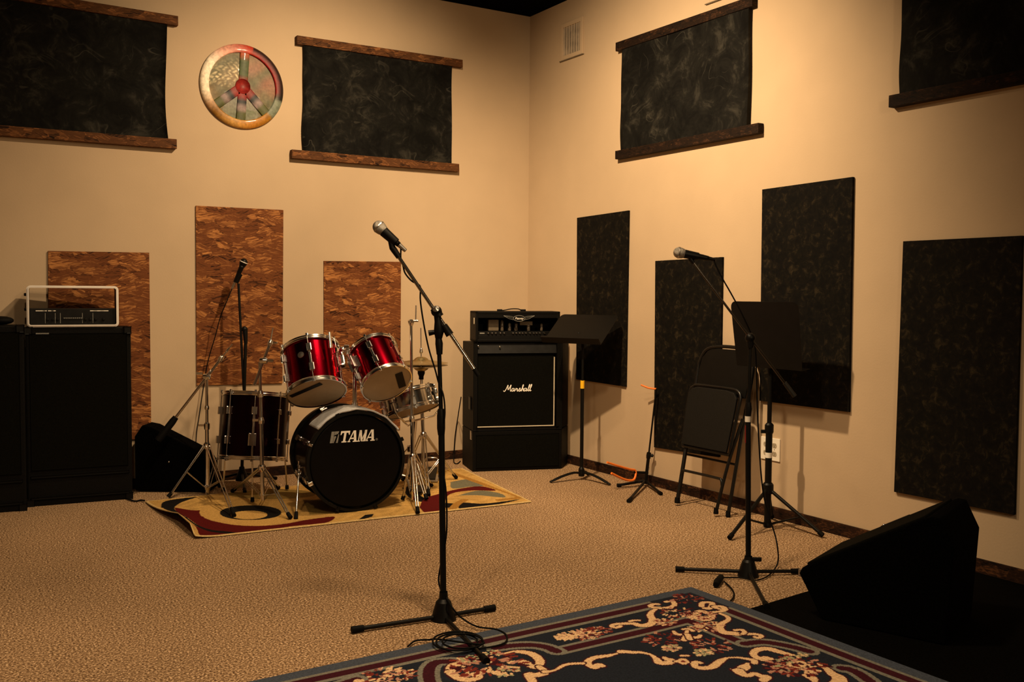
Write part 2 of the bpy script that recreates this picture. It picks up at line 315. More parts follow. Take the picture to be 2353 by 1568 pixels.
# ------------------------------------------------------------------ peace sign
def peace():
    cx,cz,rad=B(556,200).x,B(556,200).z,.282
    t=thing('peace_sign',(cx,0,cz-rad),'round painted metal peace sign on the wall between two fabric panels','wall decoration')
    th=math.radians(-4)
    def P(x,z,o): return Vector((cx+x*math.cos(th)-z*math.sin(th),-o,cz+x*math.sin(th)+z*math.cos(th)))
    def nz(x,z,s,sd):
        return .5+.25*math.sin(x*s+sd+2*math.sin(z*s*.7+sd))+.25*math.sin(z*s*1.3+sd*2+2*math.sin(x*s*.9))
    def put(name,vs,fs,cs):
        me=bpy.data.meshes.new(name); me.from_pydata([tuple(v-t.location) for v in vs],[],fs); me.update()
        me.polygons.foreach_set('use_smooth',[True]*len(fs))
        a=me.color_attributes.new('pattern','FLOAT_COLOR','POINT'); a.data.foreach_set('color',np.array(cs,float).ravel())
        me.materials.append(M['paint']); o=bpy.data.objects.new(name,me); COL.objects.link(o); o.parent=t
    mix=lambda a,b,f:[a[i]*(1-f)+b[i]*f for i in range(4)]
    olive,tan,gry,crm=lin(72,72,38),lin(128,105,72),lin(120,120,100),lin(220,205,165)
    vs=[];cs=[];fs=[];nr,na=22,96
    for i in range(nr+1):
        r=.235*i/nr
        for j in range(na):
            a=2*math.pi*j/na; x,z=r*math.cos(a),r*math.sin(a)
            vs.append(P(x,z,.012+.008*(1-(r/.235)**2)))
            c=mix(olive,tan,nz(x,z,22,1)); c=mix(c,gry,.5*nz(x,z,60,3))
            if x<-.01 and z>-.02: c=mix(c,crm,max(0,min(1,(nz(x,z,170,4)-.5)*3)) * math.exp(-((z-.35*x-.1)/.07)**2))
            if x>.02 and z>-.06: c=mix(c,lin(150,85,75),.5*nz(x,z,30,7))
            if z<-.05 and abs(x)<.12: c=mix(c,lin(135,140,135),.6)
            if z<-.15: c=mix(c,lin(75,95,40),.6*nz(x,z,25,5))
            cs.append(c)
    for i in range(nr):
        for j in range(na): fs.append((i*na+j,i*na+(j+1)%na,(i+1)*na+(j+1)%na,(i+1)*na+j))
    put('backing_disc',vs,fs,cs)
    vs=[];cs=[];fs=[];na=144;prof=[(.225,.008),(.226,.025),(.232,.027),(.262,.027),(.272,.022),(.282,.014),(.282,.002)];npf=len(prof)
    def rc(a,q):
        d=math.degrees(a)%360
        st=[(0,lin(120,25,22)),(20,lin(135,22,22)),(60,lin(140,20,25)),(85,lin(175,55,35)),(100,lin(190,110,95)),(125,lin(225,170,150)),(150,lin(248,240,220)),(195,lin(245,232,208)),(215,lin(175,140,105)),(228,lin(130,90,30)),(260,lin(185,140,70)),(290,lin(175,115,35)),(318,lin(150,105,30)),(322,lin(110,120,105)),(345,lin(115,125,110)),(352,lin(70,60,50)),(360,lin(120,25,22))]
        for (a0,c0),(a1,c1) in zip(st,st[1:]):
            if a0<=d<=a1:
                c=mix(c0,c1,(d-a0)/(a1-a0)); break
        if q>=3 and (d<78 or d>348): c=mix(c,lin(12,18,15),.93)
        return c
    for q,(r,o) in enumerate(prof):
        for j in range(na):
            a=2*math.pi*j/na; vs.append(P(r*math.cos(a),r*math.sin(a),o)); cs.append(rc(a,q))
    for q in range(npf-1):
        for j in range(na): fs.append((q*na+j,q*na+(j+1)%na,(q+1)*na+(j+1)%na,(q+1)*na+j))
    put('outer_ring',vs,fs,cs)
    for ang in (90,270,222,318):
        a=math.radians(ang); dx,dz=math.cos(a),math.sin(a); px,pz=-dz,dx; vs=[];cs=[];fs=[];n=30;w=.031
        sec=[(-w,.010),(-w,.0215),(-w*.85,.0235),(w*.85,.0235),(w,.0215),(w,.010)]
        for i in range(n+1):
            s=.23*i/n
            for (q,o) in sec:
                x,z=dx*s+px*q,dz*s+pz*q; vs.append(P(x,z,o)); f=s/.23
                red,blu,grn,wht=lin(140,32,28),lin(36,42,48),lin(75,80,35),lin(140,122,122)
                if ang==90: c=mix(red,lin(70,85,50),max(0,min(1,(f-.18)/.15))); c=mix(c,lin(165,80,45),max(0,min(1,(f-.75)/.15)))
                else: c=mix(red,blu,max(0,min(1,(f-.32)/.1))); c=mix(c,wht,max(0,min(1,(f-.48)/.12))); c=mix(c,grn,max(0,min(1,(f-.68)/.1)))
                cs.append(mix(c,[v*.7 for v in c],nz(x,z,60,2)))
        m=len(sec)
        for i in range(n):
            for q in range(m-1): fs.append((i*m+q,i*m+q+1,(i+1)*m+q+1,(i+1)*m+q))
        put('spoke',vs,fs,cs)
    vs=[P(0,0,.0262)]+[P(r*math.cos(a),r*math.sin(a),o) for r,o in ((.050,.0255),(.054,.012)) for a in [2*math.pi*j/32 for j in range(32)]]
    fs=[(0,1+j,1+(j+1)%32) for j in range(32)]+[(1+j,1+(j+1)%32,33+(j+1)%32,33+j) for j in range(32)]
    put('hub',vs,fs,[mix(lin(150,40,35),lin(120,30,28),nz(j*.1,.3,9,1)) for j in range(65)])
peace()
# ------------------------------------------------------------------ vents and outlet
def vent(y0,y1,z0,z1,label):
    t=thing('air_vent',(0,(y0+y1)/2,z0),label,'air vent','painted wall vents near the ceiling')
    w=.03
    f=MB()
    for a,b,c,d in ((y0,y0-w,z0,z1),(y1+w,y1,z0,z1),(y0-w,y1+w,z1-w,z1),(y0-w,y1+w,z0,z0+w)): f.box((-.006,(a+b)/2,(c+d)/2),(.012,abs(a-b),d-c),.002)
    f.obj('vent_frame','wall',t)
    MB().box((-.002,(y0+y1)/2,(z0+z1)/2),(.003,abs(y1-y0)-2*w,z1-z0-2*w)).obj('vent_backing','ventgap',t)
    s=MB(); n=7
    for i in range(n):
        y=y0-w-(abs(y1-y0)-2*w)*(i+.5)/n
        s.obox((-.006,y,(z0+z1)/2),(1,.6,0),(-.6,1,0),(0,0,1),.010,.003,z1-z0-2*w)
    s.obj('louver','vent',t)
    MB().box((-.008,(y0+y1)/2,z0-.004),(.016,abs(y1-y0)+.02,.006),.001).obj('bottom_lip','beige',t)
vy0,vy1=R(1291,90).y,R(1341,90).y; vz=R(1316,132).z
vent(vy0,vy1,vz,vz+.27,'painted air vent on the right wall just beside the room corner')
vy2=R(1626,9).y; vent(vy2,vy2-.25,R(1626,9).z,R(1626,9).z+.27,'painted air vent at the top photo edge above the hung fabric panel')
def outlet():
    a=R(1751,1003);b=R(1793,1063); y0,y1,z0,z1=a.y,b.y,.331,.462
    t=thing('wall_outlet',(0,(y0+y1)/2,z0),'ivory wall outlet on the right wall behind the black music stand','outlet')
    MB().box((-.004,(y0+y1)/2,(z0+z1)/2),(.008,abs(y1-y0),z1-z0),.002).obj('plate','outlet',t)
    w=abs(y1-y0)
    for fy in (.27,.73):
        yc=y0-w*fy
        for zc in (.372,.421):
            pts=[Vector((-.0082,yc+.017*math.cos(q)*1.0,zc+max(-.0135,min(.0135,.017*math.sin(q))))) for q in np.linspace(0,2*math.pi,24,endpoint=False)]
            r=MB().prism(pts,(-.002,0,0)).obj('receptacle','outslot',t)
            s=MB()
            for dy in (-.006,.006): s.box((-.0104,yc+dy,zc+.003),(.0008,.002,.008))
            s.box((-.0104,yc,zc-.007),(.0008,.004,.004)); s.obj('slot','blk',r)
        MB().lathe([(.003,0),(.003,.001),(0,.0015)],(-.008,yc,.3965),(-1,0,0),10).obj('screw','steel',t)
outlet()
# ------------------------------------------------------------------ rugs (pattern woven into one mesh)
def seg_d(U,Vv,a,b):
    ax,ay=a;bx,by=b;dx,dy=bx-ax,by-ay; L2=dx*dx+dy*dy+1e-12
    t=np.clip(((U-ax)*dx+(Vv-ay)*dy)/L2,0,1); return np.hypot(U-ax-t*dx,Vv-ay-t*dy),t
class Pat:
    def __init__(s,U,Vv,base): s.U,s.V=U,Vv; s.C=np.empty(U.shape+(3,)); s.C[:]=base[:3]
    def put(s,mask,c,al=1.): s.C[mask]=s.C[mask]*(1-al)+np.array(c[:3])*al
    def stroke(s,pts,w,c,n=5,smooth=True):
        P=cr(pts,n) if smooth and len(pts)>2 else [np.array(p,float) for p in pts]
        m=len(P); ws=w if hasattr(w,'__len__') else [w]*2; wf=np.interp(np.linspace(0,1,m),np.linspace(0,1,len(ws)),ws)
        mk=np.zeros(s.U.shape,bool)
        lo=np.min(P,0)-max(ws)-.01; hi=np.max(P,0)+max(ws)+.01
        sub=(s.U>=lo[0])&(s.U<=hi[0])&(s.V>=lo[1])&(s.V<=hi[1]); u,v=s.U[sub],s.V[sub]; k_=np.zeros(u.shape,bool)
        for i in range(m-1):
            d,t=seg_d(u,v,P[i],P[i+1]); k_|=d<=.5*(wf[i]*(1-t)+wf[i+1]*t)
        mk[sub]=k_; s.put(mk,c); return mk
    def poly(s,pts,c,smooth=False):
        P=cr(list(pts)+[pts[0]],5) if smooth else [np.array(p,float) for p in pts]
        ins=np.zeros(s.U.shape,bool); n=len(P)
        for i in range(n):
            x0,y0=P[i];x1,y1=P[(i+1)%n]
            if y0==y1: continue
            ins^=((y0>s.V)!=(y1>s.V))&(s.U<(x1-x0)*(s.V-y0)/(y1-y0)+x0)
        s.put(ins,c)
    def flower(s,c,r,cols,n=26,seed=0):
        g=np.random.default_rng(seed); n=int(n*2.2)
        for i in range(n):
            a=g.uniform(0,2*math.pi); q=r*math.sqrt(g.uniform(0,1)); p=(c[0]+q*math.cos(a)*1.25,c[1]+q*math.sin(a))
            b=a+g.uniform(-.8,.8); l=r*g.uniform(.10,.32)
            s.stroke([p,(p[0]+l*math.cos(b),p[1]+l*math.sin(b))],max(.009,r*g.uniform(.08,.2)),cols[g.integers(len(cols))],smooth=False)
def rug_mesh(name,P3,nu,nv,C,th,at,m='rug'):
    # P3: array (nv+1,nu+1,3) top surface
    n1=(nu+1)*(nv+1); top=P3.reshape(-1,3); bot=top.copy(); bot[:,2]=np.maximum(bot[:,2]-th,.0005)
    vs=np.concatenate([top,bot])-np.array(at)
    ii,jj=np.meshgrid(np.arange(nu),np.arange(nv)); a=(jj*(nu+1)+ii).ravel()
    fs=[np.stack([a,a+1,a+nu+2,a+nu+1],1)]
    e=[]
    for i in range(nu): e+=[(i,i+n1,i+1+n1,i+1)]; q=nv*(nu+1)+i; e+=[(q,q+1,q+1+n1,q+n1)]
    for j in range(nv): q=j*(nu+1); e+=[(q,q+nu+1,q+nu+1+n1,q+n1)]; q=q+nu; e+=[(q,q+n1,q+nu+1+n1,q+nu+1)]
    fs=np.concatenate(fs+[np.array(e)]).astype(np.int32)
    me=bpy.data.meshes.new(name); me.vertices.add(len(vs)); me.vertices.foreach_set('co',vs.astype(np.float32).ravel())
    me.loops.add(fs.size); me.loops.foreach_set('vertex_index',fs.ravel()); me.polygons.add(len(fs))
    me.polygons.foreach_set('loop_start',np.arange(0,fs.size,4,dtype=np.int32)); me.update(calc_edges=True); me.validate()
    cc=np.concatenate([C.reshape(-1,3)]*2); cc=np.concatenate([cc,np.ones((len(cc),1))],1)
    at_=me.color_attributes.new('pattern','FLOAT_COLOR','POINT'); at_.data.foreach_set('color',cc.astype(np.float32).ravel())
    me.polygons.foreach_set('use_smooth',[True]*len(fs))
    me.materials.append(M[m]); o=bpy.data.objects.new(name,me); COL.objects.link(o); o.location=at; return o
def blue_rug():
    K=np.array(F(1588,1353))[:2]; U=np.array([-.99969,-.025]); V_=np.array([.025,-.99969]); SU,SV=2.62,1.75; h=.0042
    uv=lambda p:((np.array(F(*p,.008))[:2]-K)@U,(np.array(F(*p,.008))[:2]-K)@V_)
    za=lambda x,y:uv((1340+x*360/2353,1340+y*228/1490))      # traced from the rug itself, laid out on the floor plane
    zb=lambda x,y:uv((1620+x*380/2353,1440+y*128/793))
    zc=lambda x,y:uv((640+x*700/2353,1470+y*98/329))
    zd=lambda x,y:uv((560+x/2.801,1320+y/2.801))
    nu,nv=int(SU/h),int(SV/h); u=np.linspace(0,SU,nu+1); v=np.linspace(0,SV,nv+1); Ug,Vg=np.meshgrid(u,v)
    bor,nav,mar,gry,bei,red,pnk,gre=(.052,.064,.090),(.012,.016,.026),(.040,.006,.012),(.17,.165,.14),(.66,.45,.26),(.16,.024,.018),(.42,.21,.15),(.30,.30,.18)
    p=Pat(Ug,Vg,nav); dE=np.minimum(np.minimum(Ug,Vg),np.minimum(SU-Ug,SV-Vg))
    p.put(dE<.068,bor)
    for a,b,c in ((.068,.088,gry),(.088,.128,mar),(.128,.150,gry)): p.put((dE>=a)&(dE<b),c)
    cc=(Ug<.30)&(Vg<.30)&(dE>.068); p.put(cc&(Ug+Vg<.50)&(np.minimum(Ug,Vg)<.16),nav)
    # inner zigzag frame: maroon band edged in grey
    def frame_line(pts):
        p.stroke(pts,.075,gry,smooth=False); p.stroke(pts,.040,mar,smooth=False)
    def arc(pts): p.stroke(pts,.075,gry); p.stroke(pts,.040,mar)
    frame_line([(.955,.325),(.325,.325),(.325,.625)])
    arc([(.955,.325),(.965,.27),(1.0,.225),(1.06,.195),(1.12,.182)])
    arc([(.325,.625),(.26,.645),(.225,.69),(.20,.745),(.185,.80)])
    # mirrored beyond the medallions
    arc([(1.66,.182),(1.72,.195),(1.78,.225),(1.815,.27),(1.825,.325)]); frame_line([(1.825,.325),(2.29,.325),(2.29,.7)])
    arc([zc(1330,175),zc(1220,185),zc(1170,225),zc(1160,290),zc(1180,360)])
    arc([zb(2340,790),zb(2180,680),zb(2050,625),zb(1950,610)])
    S=lambda pts,w:(p.stroke(pts,[q+.012 for q in (w if hasattr(w,'__len__') else [w,w])],mar),p.stroke(pts,w,bei))
    w1=[.012,.030,.022,.014]
    # corner ornament
    S([za(1240,300),za(1340,290),za(1370,350),za(1280,385),za(1130,395),za(1010,365),za(1060,335),za(1130,335)],[.02,.024,.024,.018])
    S([za(1090,410),za(1030,450),za(1010,510),za(1050,580),za(990,640),za(860,650),za(740,620),za(600,625),za(470,635),za(430,665),za(500,685),za(560,660)],[.016,.03,.036,.026,.018,.02])
    S([za(700,590),za(770,575),za(840,575)],.016)
    S([za(1780,370),za(1790,320),za(1880,310),za(1940,330),za(1900,400),za(1830,400)],.024)
    S([za(1920,460),za(2050,450),za(2130,420),za(2080,375),za(1960,375),za(2040,410)],[.018,.026,.02])
    S([za(2060,480),za(2170,530),za(2170,580),za(2080,630),za(2050,700),za(2120,760),za(2300,780),zb(460,130),zb(700,125),zb(800,150),zb(760,180),zb(710,165)],[.016,.02,.03,.04,.022,.02,.016])
    S([zb(430,70),zb(520,65),zb(565,100),zb(540,125)],.018)
    S([za(1660,480),za(1760,440),za(1860,470),za(1940,500),za(1900,560),za(1780,570),za(1600,510)],.026)
    for i,(q,r,cs) in enumerate(((za(1540,250),.055,[red,pnk,red,mar]),(za(1420,450),.055,[pnk,bei,red,mar]),(za(1780,510),.045,[bei,red,pnk]),(za(1230,600),.035,[bei,red,pnk]),(za(1850,670),.05,[red,pnk,bei]),
        (za(1210,850),.065,[red,red,mar,pnk]),(za(1320,990),.028,[gre,bei,pnk]),(za(1930,960),.065,[red,red,mar,pnk]),(za(1800,1060),.028,[gre,bei]),(za(180,740),.045,[red,red,pnk]),(za(20,790),.05,[bei,pnk,red]),(za(-150,800),.04,[bei,pnk]),(za(-260,830),.03,[bei,bei]))):
        p.flower(q,r,cs,26,i)
    # fleur under the corner
    S([za(1360,740),za(1400,780),za(1490,790),za(1550,760)],[.014,.022,.016]); S([za(1760,800),za(1730,830),za(1640,830),za(1590,790)],[.014,.022,.016])
    S([za(1510,710),za(1590,705),za(1650,735)],.018); S([za(1560,730),za(1545,800),za(1520,870)],[.012,.02,.026]); S([za(1570,790),za(1600,860)],.022)
    # field garland
    S([za(290,1270),za(230,1250),za(180,1290),za(90,1260),za(80,1190),za(190,1140),za(380,1110),za(540,1070)],[.022,.03,.024,.026,.026,.008])
    S([za(570,1050),za(640,1050),za(740,1060),za(860,1060),za(1000,1090),za(1090,1150),za(1150,1215),za(1260,1220),za(1340,1190),za(1270,1165),za(1220,1140)],[.03,.028,.02,.012,.032,.034,.03,.018])
    S([za(1480,1110),za(1570,1110)],.016); S([za(1400,1200),za(1500,1165),za(1560,1205),za(1500,1230),za(1440,1200)],.016); p.stroke([za(1500,1195),za(1510,1200)],.016,red,smooth=False)
    S([za(1760,1220),za(1680,1210),za(1680,1270),za(1790,1300),za(1940,1280),za(2050,1200),za(2150,1150),za(2300,1140),zb(560,475),zb(690,500),zb(700,540)],[.02,.024,.026,.032,.03,.010,.016,.022,.024])
    S([zb(380,630),zb(470,650),zb(560,600),zb(610,545)],[.012,.04,.04,.01]); S([zb(470,650),zb(530,700),zb(620,720),zb(700,690),zb(800,730),zb(880,745),zb(830,790)],[.04,.03,.02,.034,.03])
    # medallion C-scrolls right and left
    S([zb(930,480),zb(860,465),zb(830,490),zb(720,450),zb(690,395),zb(760,345),zb(900,335),zb(1050,375),zb(1180,410),zb(1300,435)],[.024,.03,.028,.026,.032,.036,.028,.012])
    S([zb(1620,550),zb(1720,610),zb(1810,690),zb(1900,740),zb(1910,800),zb(1820,860)],[.014,.026,.04,.05,.04])
    S([zb(1450,720),zb(1530,760),zb(1560,800)],[.03,.034,.02])
    p.flower(zb(1310,580),.085,[red,pnk,mar,red],40,41); S([zb(1190,560),zb(1250,525),zb(1370,520),zb(1420,560),zb(1340,600),zb(1240,595),zb(1190,560)],.016); p.stroke([zb(1280,560),zb(1350,555)],.026,mar,smooth=False)
    p.flower(zb(1180,500),.03,[pnk,gre],12,43); p.flower(zb(1100,620),.03,[gre,pnk],12,44); p.flower(zb(1440,620),.04,[bei,red],14,45); p.flower(zb(1360,430),.02,[gre,bei],10,46)
    S([zc(1740,120),zc(1850,105),zc(1960,125),zc(2020,180),zc(1990,225),zc(1910,195),zc(1890,180),zc(1930,190)],[.014,.03,.034,.03,.03,.026,.02])
    S([zc(2010,220),zc(2060,260),zc(2000,285),zc(1930,280),zc(1960,330)],[.022,.036,.03,.03]); S([zc(2060,260),zc(2130,250),zc(2220,205),zc(2340,195),za(-10,1230)],[.026,.010,.018,.016,.02])
    S([zc(1440,190),zc(1350,200),zc(1325,250),zc(1380,300),zc(1470,320),zc(1540,300),zc(1530,275),zc(1490,280)],[.014,.03,.034,.034,.03,.03,.02])
    p.flower(zc(1400,230),.035,[red,mar,bei],14,50); p.flower(zc(1610,200),.10,[red,pnk,bei,mar],46,51); p.flower(zc(1470,155),.03,[gre],8,52); p.flower(zc(1650,120),.03,[gre,bei],8,53); p.flower(zc(1740,260),.04,[gre,bei],12,54)
    p.flower(zc(800,300),.07,[bei,pnk,red,bei],26,55); p.flower(zc(930,290),.05,[bei,pnk,red],20,56)
    P3=np.empty(Ug.shape+(3,)); P3[...,0]=K[0]+Ug*U[0]+Vg*V_[0]; P3[...,1]=K[1]+Ug*U[1]+Vg*V_[1]; P3[...,2]=.012+.0012*np.sin(Ug*7+1)*np.sin(Vg*5)
    ed=dE<.012; P3[...,2][ed]=.007+.0035*dE[ed]/.012*1.2
    o=rug_mesh('patterned_rug',P3,nu,nv,p.C,.006,(K[0],K[1],0.))
    tag(o,'navy floral rug with maroon and grey border stripes at the bottom photo edge','rug')
blue_rug()
def drum_rug():
    c8=lambda x,y:(320+x/2.503,1050+y/2.503)
    A,Bc,C_,D_=[np.array(F(*q))[:2] for q in ((334,1156),(428,1243),(1221,1156),(1062,1079))]   # back left, front left, front right, back right
    nu,nv=400,230
    u=np.linspace(0,1,nu+1); v=np.linspace(0,1,nv+1); Ug,Vg=np.meshgrid(u,v)      # v: 0 front, 1 back
    XY=((1-Vg)[...,None]*((1-Ug)[...,None]*Bc+Ug[...,None]*C_)+Vg[...,None]*((1-Ug)[...,None]*A+Ug[...,None]*D_))
    X,Y=XY[...,0],XY[...,1]; wl=lambda q:tuple(np.array(F(*q,.01))[:2])
    bei,dre,blk,gb,gold,olv=(.46,.28,.085),(.075,.004,.004),(.006,.005,.005),(.13,.125,.085),(.30,.15,.03),(.20,.13,.035)
    p=Pat(X,Y,bei)
    mott=.5+.5*np.sin(X*31+2*np.sin(Y*23))*np.sin(Y*37+2*np.sin(X*19)); p.C*= (.80+.35*mott)[...,None]
    W_=lambda pts:[wl(c8(*q)) for q in pts]
    # red swoosh on the left with the rings
    p.poly(W_([(200,295),(330,310),(440,290),(520,262),(420,330),(440,370),(560,395),(700,400),(850,385),(970,360),(1120,342),(1090,375),(1000,388),(880,400),(700,428),(560,440),(440,432),(330,405),(220,345)]),dre,True)
    p.poly(W_([(120,300),(150,255),(330,232),(240,262),(200,300),(230,350),(330,405),(570,438),(480,442),(310,420),(180,350)]),blk,True)
    p.poly(W_([(285,420),(480,440),(540,444),(430,468),(330,470)]),dre)
    cx,cy=645,325
    ell=lambda cx,cy,rx,ry,n=28:W_([(cx+rx*math.cos(t),cy+ry*math.sin(t)) for t in np.linspace(0,2*math.pi,n,endpoint=False)])
    p.poly(ell(660,322,315,72),bei); p.poly(ell(640,322,178,44),blk); p.poly(ell(632,335,105,27),bei)
    p.poly(ell(760,215,260,30),olv); p.poly(W_([(940,250),(1300,260),(1250,320),(980,330)]),olv)
    p.poly(W_([(1350,330),(1340,345),(1270,365),(1250,368),(1300,335)]),blk)
    # right side: black, red, grey, gold
    p.poly(W_([(1510,180),(1570,170),(1600,210),(1640,235),(1720,240),(1690,265),(1560,240)]),blk,True)
    p.poly(W_([(1610,290),(1640,240),(1720,215),(1830,185),(1960,170),(2050,195),(1900,195),(1780,220),(1740,300),(1650,322)]),dre,True)
    p.poly(W_([(1790,145),(1900,130),(1990,165),(1900,172),(1800,180)]),gb,True); p.poly(W_([(1830,225),(1950,195),(2070,210),(2100,235),(1950,225)]),gb,True)
    p.poly(W_([(1730,262),(1830,270),(1800,295),(1730,292)]),blk); p.poly(W_([(1850,262),(1960,270),(2060,262),(2190,245),(2060,275),(1930,290),(1840,298)]),blk,True)
    p.stroke(W_([(1800,300),(1830,270),(1870,250)]),.05,gold); p.stroke(W_([(2070,250),(2180,235),(2150,215),(1900,130),(1780,75)]),.05,gold)
    p.stroke(W_([(1790,75),(2240,243)]),.035,bei,smooth=False)
    dE=np.minimum(np.minimum(Ug*2.0,(1-Ug)*2.0),np.minimum(Vg*1.1,(1-Vg)*1.1)); p.put(dE<.012,(.55,.40,.18))
    Zt=.010+.003*np.sin(X*9)*np.sin(Y*8)*np.clip(dE*8,0,1)
    cu=np.clip(1-Ug/.085,0,1)*np.clip((1-Vg)*1.6,0,1); Zt=Zt+.055*cu**1.6*np.clip(Vg*9,.25,1)     # left edge curls up
    X2=X+.045*cu**2; P3=np.stack([X2,Y,Zt],-1)
    o=rug_mesh('area_rug',P3,nu,nv,p.C,.006,(float(Bc[0]),float(Bc[1]),0.))
    tag(o,'beige, red and black swirl rug with curled edge under the drum kit','rug')
drum_rug()
def floor_mat():
    a,b=F(1690,1412),F(1850,1364); d=(b-a).normalized(); n=Vector((d.y,-d.x,0))
    t=(-.03-a.x)/d.x; e=a+d*t
    pts=[a,e,Vector((-.03,-5.9,0)),a+n*2.2-d*.2]
    pts=[Vector((p.x,p.y,.001)) for p in pts]
    tag(MB().prism(pts,(0,0,.005),.001).obj('floor_mat','matblk',at=a),'large black floor mat under the wedge monitor at the lower right','mat')
floor_mat()
# ------------------------------------------------------------------ speaker cabinets and amps, left
def logo_text(s,size,origin,ux,uz,ext=.0008,shear=0.):
    c=bpy.data.curves.new('t','FONT'); c.body=s; c.size=size; c.extrude=ext/2; c.align_x='CENTER'; c.align_y='CENTER'; c.shear=shear
    o=bpy.data.objects.new('t',c); COL.objects.link(o); dg=bpy.context.evaluated_depsgraph_get()
    me=bpy.data.meshes.new_from_object(o.evaluated_get(dg)); mb=MB(); ux,uz=V3(ux).normalized(),V3(uz).normalized(); un=ux.cross(uz); origin=V3(origin)
    mb.add([origin+ux*v.co.x+uz*v.co.y+un*v.co.z for v in me.vertices],[list(f.vertices) for f in me.polygons])
    bpy.data.objects.remove(o); bpy.data.meshes.remove(me); bpy.data.curves.remove(c); return mb
def bass_cab(pl,pr,ztop,depth,name,label,grille_inset,handle):
    a,b=pl,pr; ux=(b-a).normalized(); n=Vector((ux.y,-ux.x,0)); w=(b-a).length; bk=-n
    t=thing(name,(a+b)/2,label,'speaker cabinet','black speaker cabinets at the left photo edge')
    c=(a+b)/2+bk*depth/2; MB().obox(c+Z*(ztop/2),ux,bk,Z,w,depth,ztop,.008).obj('cabinet_body','tolex',t)
    g=(a+b)/2+n*.004; MB().obox(g+Z*(ztop*.585),ux,n,Z,w-.05,.012,ztop*.76,.004).obj('grille','grille',t)
    for z in (ztop*.165,ztop*.045): MB().obox(g+Z*z+n*.002,ux,n,Z,w-.04,.010,.012,.003).obj('trim_strip','tolex',t)
    for sx in (-1,1):
        for z in (.02,ztop-.02): MB().obox((a+b)/2+ux*(sx*(w/2-.018))+n*.001+Z*z,ux,n,Z,.04,.014,.044,.005).obj('corner_protector','blk',t)
    return t,ux,n
ca,cb=F(64,1166),F(305,1147); ctop=(zat(ca,749)+zat(cb,755))/2
bcab,bux,bn=bass_cab(ca,cb,ctop,.215,'bass_cabinet','tall black bass speaker cabinet carrying the silver rimmed amplifier','',0)
MB().obox(L_(ca,cb,.16)+bn*.011+Z*(zat(ca,767)),bux,bn,Z,.07,.003,.008,.001).obj('badge','grey',bcab)
ea=F(62,1174); eb=ea-(cb-ca).normalized()*.62
ltop=zat(ea,748)
lc,lux,ln=bass_cab(eb,ea,ltop,.19,'bass_cabinet','black speaker cabinet cut by the left photo edge, left of the taller amplifier stack','',0)
for (x,y) in ((28,842),(2,812)):
    pp=F(x,1176); z=zat(pp,y); MB().obox(Vector((pp.x,pp.y,z))+ln*.012,lux,ln,Z,.045,.012,.010,.003).obj('handle_bracket','steel',lc)
